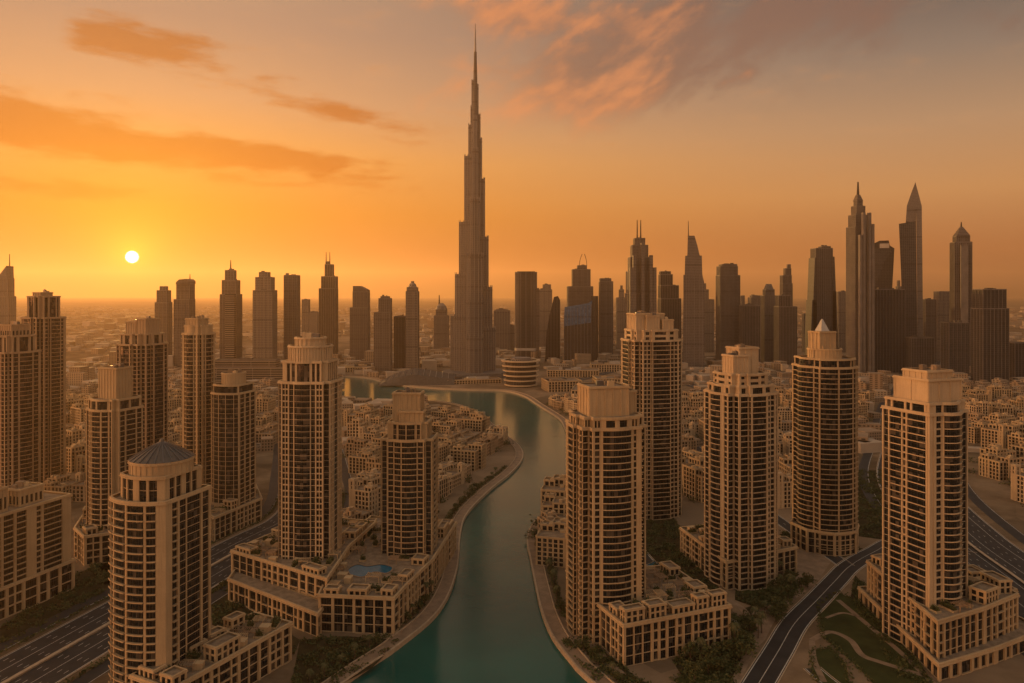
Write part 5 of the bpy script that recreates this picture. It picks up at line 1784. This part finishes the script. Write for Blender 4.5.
def palm_meshes(seed):
    q = random.Random(seed)
    h = q.uniform(7.5, 10)
    tr = MB(); tr.pole(0, 0, 0, h, .27, .2, 7)
    for k in range(6):
        tr.pole(0, 0, h * (.2 + k * .13), h * (.2 + k * .13) + .15, .30, .27, 7)
    cw = MB()
    for k in range(22):
        a = 2 * math.pi * k / 22 + q.uniform(-.1, .1)
        up = q.uniform(-.2, 1.0)
        L = q.uniform(2.4, 3.2)
        prev = None
        for s in range(6):
            f = s / 5
            p = (math.cos(a) * L * f, math.sin(a) * L * f, h + L * (up * f * .8 - 1.1 * f * f))
            wd = .5 * math.sin(math.pi * min(1, f + .12)) + .05
            sx, sy = -math.sin(a) * wd, math.cos(a) * wd
            cur = ((p[0] + sx, p[1] + sy, p[2] - wd * .45), p, (p[0] - sx, p[1] - sy, p[2] - wd * .45))
            if prev:
                cw.face([prev[0], prev[1], cur[1], cur[0]]); cw.face([prev[1], prev[2], cur[2], cur[1]])
            prev = cur
    return tr.mesh('trunk', [BARK]), cw.mesh('crown', [PALMLEAF])


TREES = [(trunk_mesh(q, 7), crown_mesh(q, 3.4, 7.5)) for q in range(5)]
PALMS = [palm_meshes(q) for q in range(4)]
BUILT = [rt for rt in ROOTS]
TREE_N = [0]


def tree(p, palm, s, lab, grp):
    if TREE_N[0] >= 298 or inside(p, lake_poly):
        return False
    if any(inside(p, rt) for rt in BUILT):
        return False
    px, py = pxof(*p)
    if not (-5 < px < 1030 and py < 700):
        return False
    for l, hw in ((hw_left, 26), (hw_right, 34), (avenue, 8.5), (side_road, 7), (slip, 5.5)):
        if near(p, l, hw):
            return False
    tr, cw = qr.choice(PALMS if palm else TREES)
    r = tag(link('palm_tree' if palm else 'garden_tree', None, None, (p[0], p[1], 0), qr.uniform(0, 6.28)), lab, 'tree', grp)
    r.scale = (s, s, s * qr.uniform(.9, 1.15))
    link('trunk', tr, r); link('crown', cw, r)
    TREE_N[0] += 1
    return True


def scatter(poly_px, n, palm, lab, grp, s0=.9, s1=1.5, world=None):
    poly = world or [G(*p) for p in poly_px]
    xs = [p[0] for p in poly]; ys = [p[1] for p in poly]
    done = tries = 0
    mine = []
    while done < n and tries < 2500:
        tries += 1
        p = (qr.uniform(min(xs), max(xs)), qr.uniform(min(ys), max(ys)))
        if not inside(p, poly) or any(math.hypot(p[0] - b[0], p[1] - b[1]) < 3.2 for b in mine):
            continue
        if tree(p, palm if isinstance(palm, bool) else qr.random() < palm, qr.uniform(s0, s1), lab, grp):
            mine.append(p); done += 1


def along(line, off, step, palm, lab, grp, y0, y1, jitter=1.2, s0=.75, s1=1.1):
    l2 = shift(line, off)
    acc = 0
    for a, b in zip(l2, l2[1:]):
        L = math.hypot(b[0] - a[0], b[1] - a[1])
        acc += L
        if acc >= step and y0 < b[1] < y1:
            n = max(1, int(acc / step))
            for q in range(n):
                f = (q + .5) / n
                tree((a[0] + (b[0] - a[0]) * f + qr.uniform(-jitter, jitter), a[1] + (b[1] - a[1]) * f + qr.uniform(-jitter, jitter)), palm if isinstance(palm, bool) else qr.random() < palm, qr.uniform(s0, s1), lab, grp)
            acc = 0


along(far_bank, -12, 7, .3, 'bushy tree or palm in the planted strip of the promenade below the broad tower', 'trees of the far bank promenade', 360, 560)
along(left_bank, -12, 8, .3, 'bushy tree or palm in the planted strip of the promenade inside the lake bend', 'trees of the near bank promenade', 330, 800)
scatter([(672, 655), (735, 640), (752, 605), (790, 598), (770, 640), (740, 683), (700, 690)], 34, .25, 'tree on the lawn between the broad tower and the avenue', 'trees between the broad tower and the avenue')
scatter([(735, 575), (800, 570), (812, 588), (770, 600)], 16, .3, 'tree beside the avenue in front of the wide stepped tower', 'trees in front of the stepped tower')
scatter([(812, 612), (842, 595), (885, 630), (935, 690), (860, 690), (815, 660)], 30, .2, 'tree among the curving park paths before the corner tower', 'trees among the park paths')
scatter([(844, 575), (868, 566), (880, 600), (925, 662), (905, 655), (862, 602)], 18, .3, 'tree in the hedge along the foot of the corner tower', 'trees along the corner tower')
scatter([(770, 540), (800, 532), (860, 548), (846, 560), (800, 566)], 18, .2, 'tree by the junction below the pyramid capped tower', 'trees by the junction')
scatter([(640, 520), (668, 520), (700, 575), (730, 610), (690, 605), (650, 560)], 22, .2, 'tree in the court between the broad tower and the stepped tower', 'trees in the court')
scatter([(300, 640), (345, 640), (400, 640), (370, 668), (330, 683), (290, 683)], 26, .25, 'tree in the garden between the low wing and the near promenade', 'trees in the near garden')
scatter([(212, 560), (232, 565), (236, 600), (300, 640), (290, 655), (215, 620)], 24, .2, 'tree between the domed tower and the two storey block', 'trees behind the low wing')
scatter([(80, 575), (108, 566), (108, 585), (10, 640), (0, 640), (0, 628)], 16, .2, 'tree on the verge between the highway and the pale apartment block', 'trees on the highway verge')
scatter([(345, 520), (385, 520), (385, 570), (350, 560)], 14, .1, 'tree in the wooded court beside the stepped promenade tower', 'trees in the wooded court')
scatter([(60, 660), (105, 640), (108, 690), (60, 690)], 8, .1, 'tree at the foot of the domed tower beside the highway', 'trees at the domed tower')

print('trees', TREE_N)
qp = smoothline([G(*p) for p in ((646, 566), (656, 562), (664, 570), (668, 582), (660, 590), (652, 580), (646, 574), (646, 566))], 4)[:-1]
pw = flat('garden_pool', qp, .12, POOLM)
tag(pw, 'small curved blue pool in the planted court behind the broad tower', 'pool')
if sum(a[0] * b[1] - b[0] * a[1] for a, b in zip(qp, qp[1:] + qp[:1])) < 0:
    qp = qp[::-1]
pe = MB(); oo = offset(qp, .8); pe.strip(oo + [oo[0]], qp + [qp[0]], 0, .35, caps=False); pe.build('pool_edge', PAVING, pw)
# planted beds: low shrubs too many to count
sb = MB()
def bed(line, off, half, y0, y1, per):
    l2 = shift(line, off)
    for a, b in zip(l2, l2[1:]):
        if not (y0 < a[1] < y1):
            continue
        L = math.hypot(b[0] - a[0], b[1] - a[1])
        for _ in range(int(L * per)):
            f = qr.random(); o = qr.uniform(-half, half)
            x, y = a[0] + (b[0] - a[0]) * f + qr.gauss(0, half * .5), a[1] + (b[1] - a[1]) * f + qr.gauss(0, half * .5)
            if inside((x, y), lake_poly) or any(inside((x, y), rt) for rt in BUILT):
                continue
            leaves(sb, qr, 1, lambda: (x, y, abs(qr.gauss(.2, .6)) + .2), .5, 1.0)
bed(far_bank, -13, 2.4, 340, 560, 9)
bed(left_bank, -13, 2.4, 330, 820, 7)
bed(hw_left, -30, 2.0, 330, 700, 4)
bed(hw_left, 30, 2.0, 330, 700, 4)
for dist, p, a, lab, grp in cells[:430]:                # planting between the houses
    for _ in range(2):
        c = (p[0] + qr.choice((-1, 1)) * qr.uniform(14, 20), p[1] + qr.choice((-1, 1)) * qr.uniform(10, 20))
        if inside(c, lake_poly) or any(inside(c, rt) for rt in BUILT):
            continue
        for _k in range(34):
            x, y = qr.gauss(c[0], 2.6), qr.gauss(c[1], 2.6)
            leaves(sb, qr, 1, lambda: (x, y, abs(qr.gauss(1.5, 2.2)) + .3), .8, 1.5)
for l in LAWNS:
    poly = [G(*p) for p in l]
    for a, b in zip(poly, poly[1:] + poly[:1]):
        for _ in range(int(math.hypot(b[0] - a[0], b[1] - a[1]) * 4)):
            f = qr.random()
            x, y = a[0] + (b[0] - a[0]) * f + qr.gauss(0, 1), a[1] + (b[1] - a[1]) * f + qr.gauss(0, 1)
            if any(inside((x, y), rt) for rt in BUILT):
                continue
            leaves(sb, qr, 1, lambda: (x, y, abs(qr.gauss(.2, .5)) + .2), .4, .9)
GROVES = [[(300, 640), (345, 636), (400, 640), (372, 668), (330, 690), (290, 690)], [(212, 556), (232, 562), (236, 600), (300, 640), (294, 655), (212, 625)], [(80, 572), (112, 560), (112, 588), (0, 648), (0, 628)],
          [(345, 515), (385, 515), (385, 575), (350, 565)], [(640, 515), (672, 515), (722, 592), (735, 625), (690, 612), (645, 560)], [(672, 660), (735, 640), (745, 608), (770, 600), (748, 650), (735, 690), (690, 690)],
          [(735, 575), (800, 572), (790, 592), (752, 606), (735, 600)], [(560, 640), (600, 690), (670, 690), (640, 680), (590, 640)], [(855, 575), (870, 590), (938, 690), (905, 690), (850, 600)], [(775, 535), (800, 530), (868, 550), (835, 560)],
          [(86, 560), (150, 545), (200, 545), (205, 560), (150, 580), (100, 585)], [(845, 470), (885, 470), (885, 540), (850, 535)]]
SOIL = plain('planting_soil', (0.055, 0.047, 0.026, 1), 1.0, 0, .5, .12, 0)
for gpx in GROVES:
    poly = [G(*p) for p in gpx]
    struct(flat('planting_bed', poly, 0.018, SOIL))
    xs = [p[0] for p in poly]; ys = [p[1] for p in poly]
    ar = (max(xs) - min(xs)) * (max(ys) - min(ys))
    clumps = [(qr.uniform(min(xs), max(xs)), qr.uniform(min(ys), max(ys))) for _ in range(int(ar / 60) + 8)]
    for c in clumps:
        for _ in range(60):
            x, y = qr.gauss(c[0], 1.9), qr.gauss(c[1], 1.9)
            if not inside((x, y), poly) or inside((x, y), lake_poly) or any(inside((x, y), rt) for rt in BUILT):
                continue
            if near((x, y), avenue, 8) or near((x, y), hw_left, 26) or near((x, y), side_road, 6.5):
                continue
            leaves(sb, qr, 1, lambda: (x, y, abs(qr.gauss(.3, .9)) + .2), .5, 1.0)
tag(sb.build('shrubbery', LEAF), 'low dark shrubs in the planted beds and lawn edges', None, None, 'stuff')

# ------------------------------------------------------------------ the air
hz = MB()
HB = GE - 200
hz.box(-HB, HB, -1200, HB, -8.0, 900.0, bottom=True)
hm = bpy.data.materials.new('haze_air')
hm.use_nodes = True
ht = hm.node_tree
ht.nodes.clear()
ho = ht.nodes.new('ShaderNodeOutputMaterial')
hv = ht.nodes.new('ShaderNodeVolumePrincipled')
hv.inputs['Color'].default_value = (0.95, 0.66, 0.40, 1)
hv.inputs['Density'].default_value = HAZE_DENSITY
hv.inputs['Anisotropy'].default_value = HAZE_FORWARD
ht.links.new(hv.outputs[0], ho.inputs['Volume'])
tag(hz.build('haze', hm), 'warm evening haze filling the air over the city', None, None, 'stuff')
print('objects', len(bpy.data.objects))
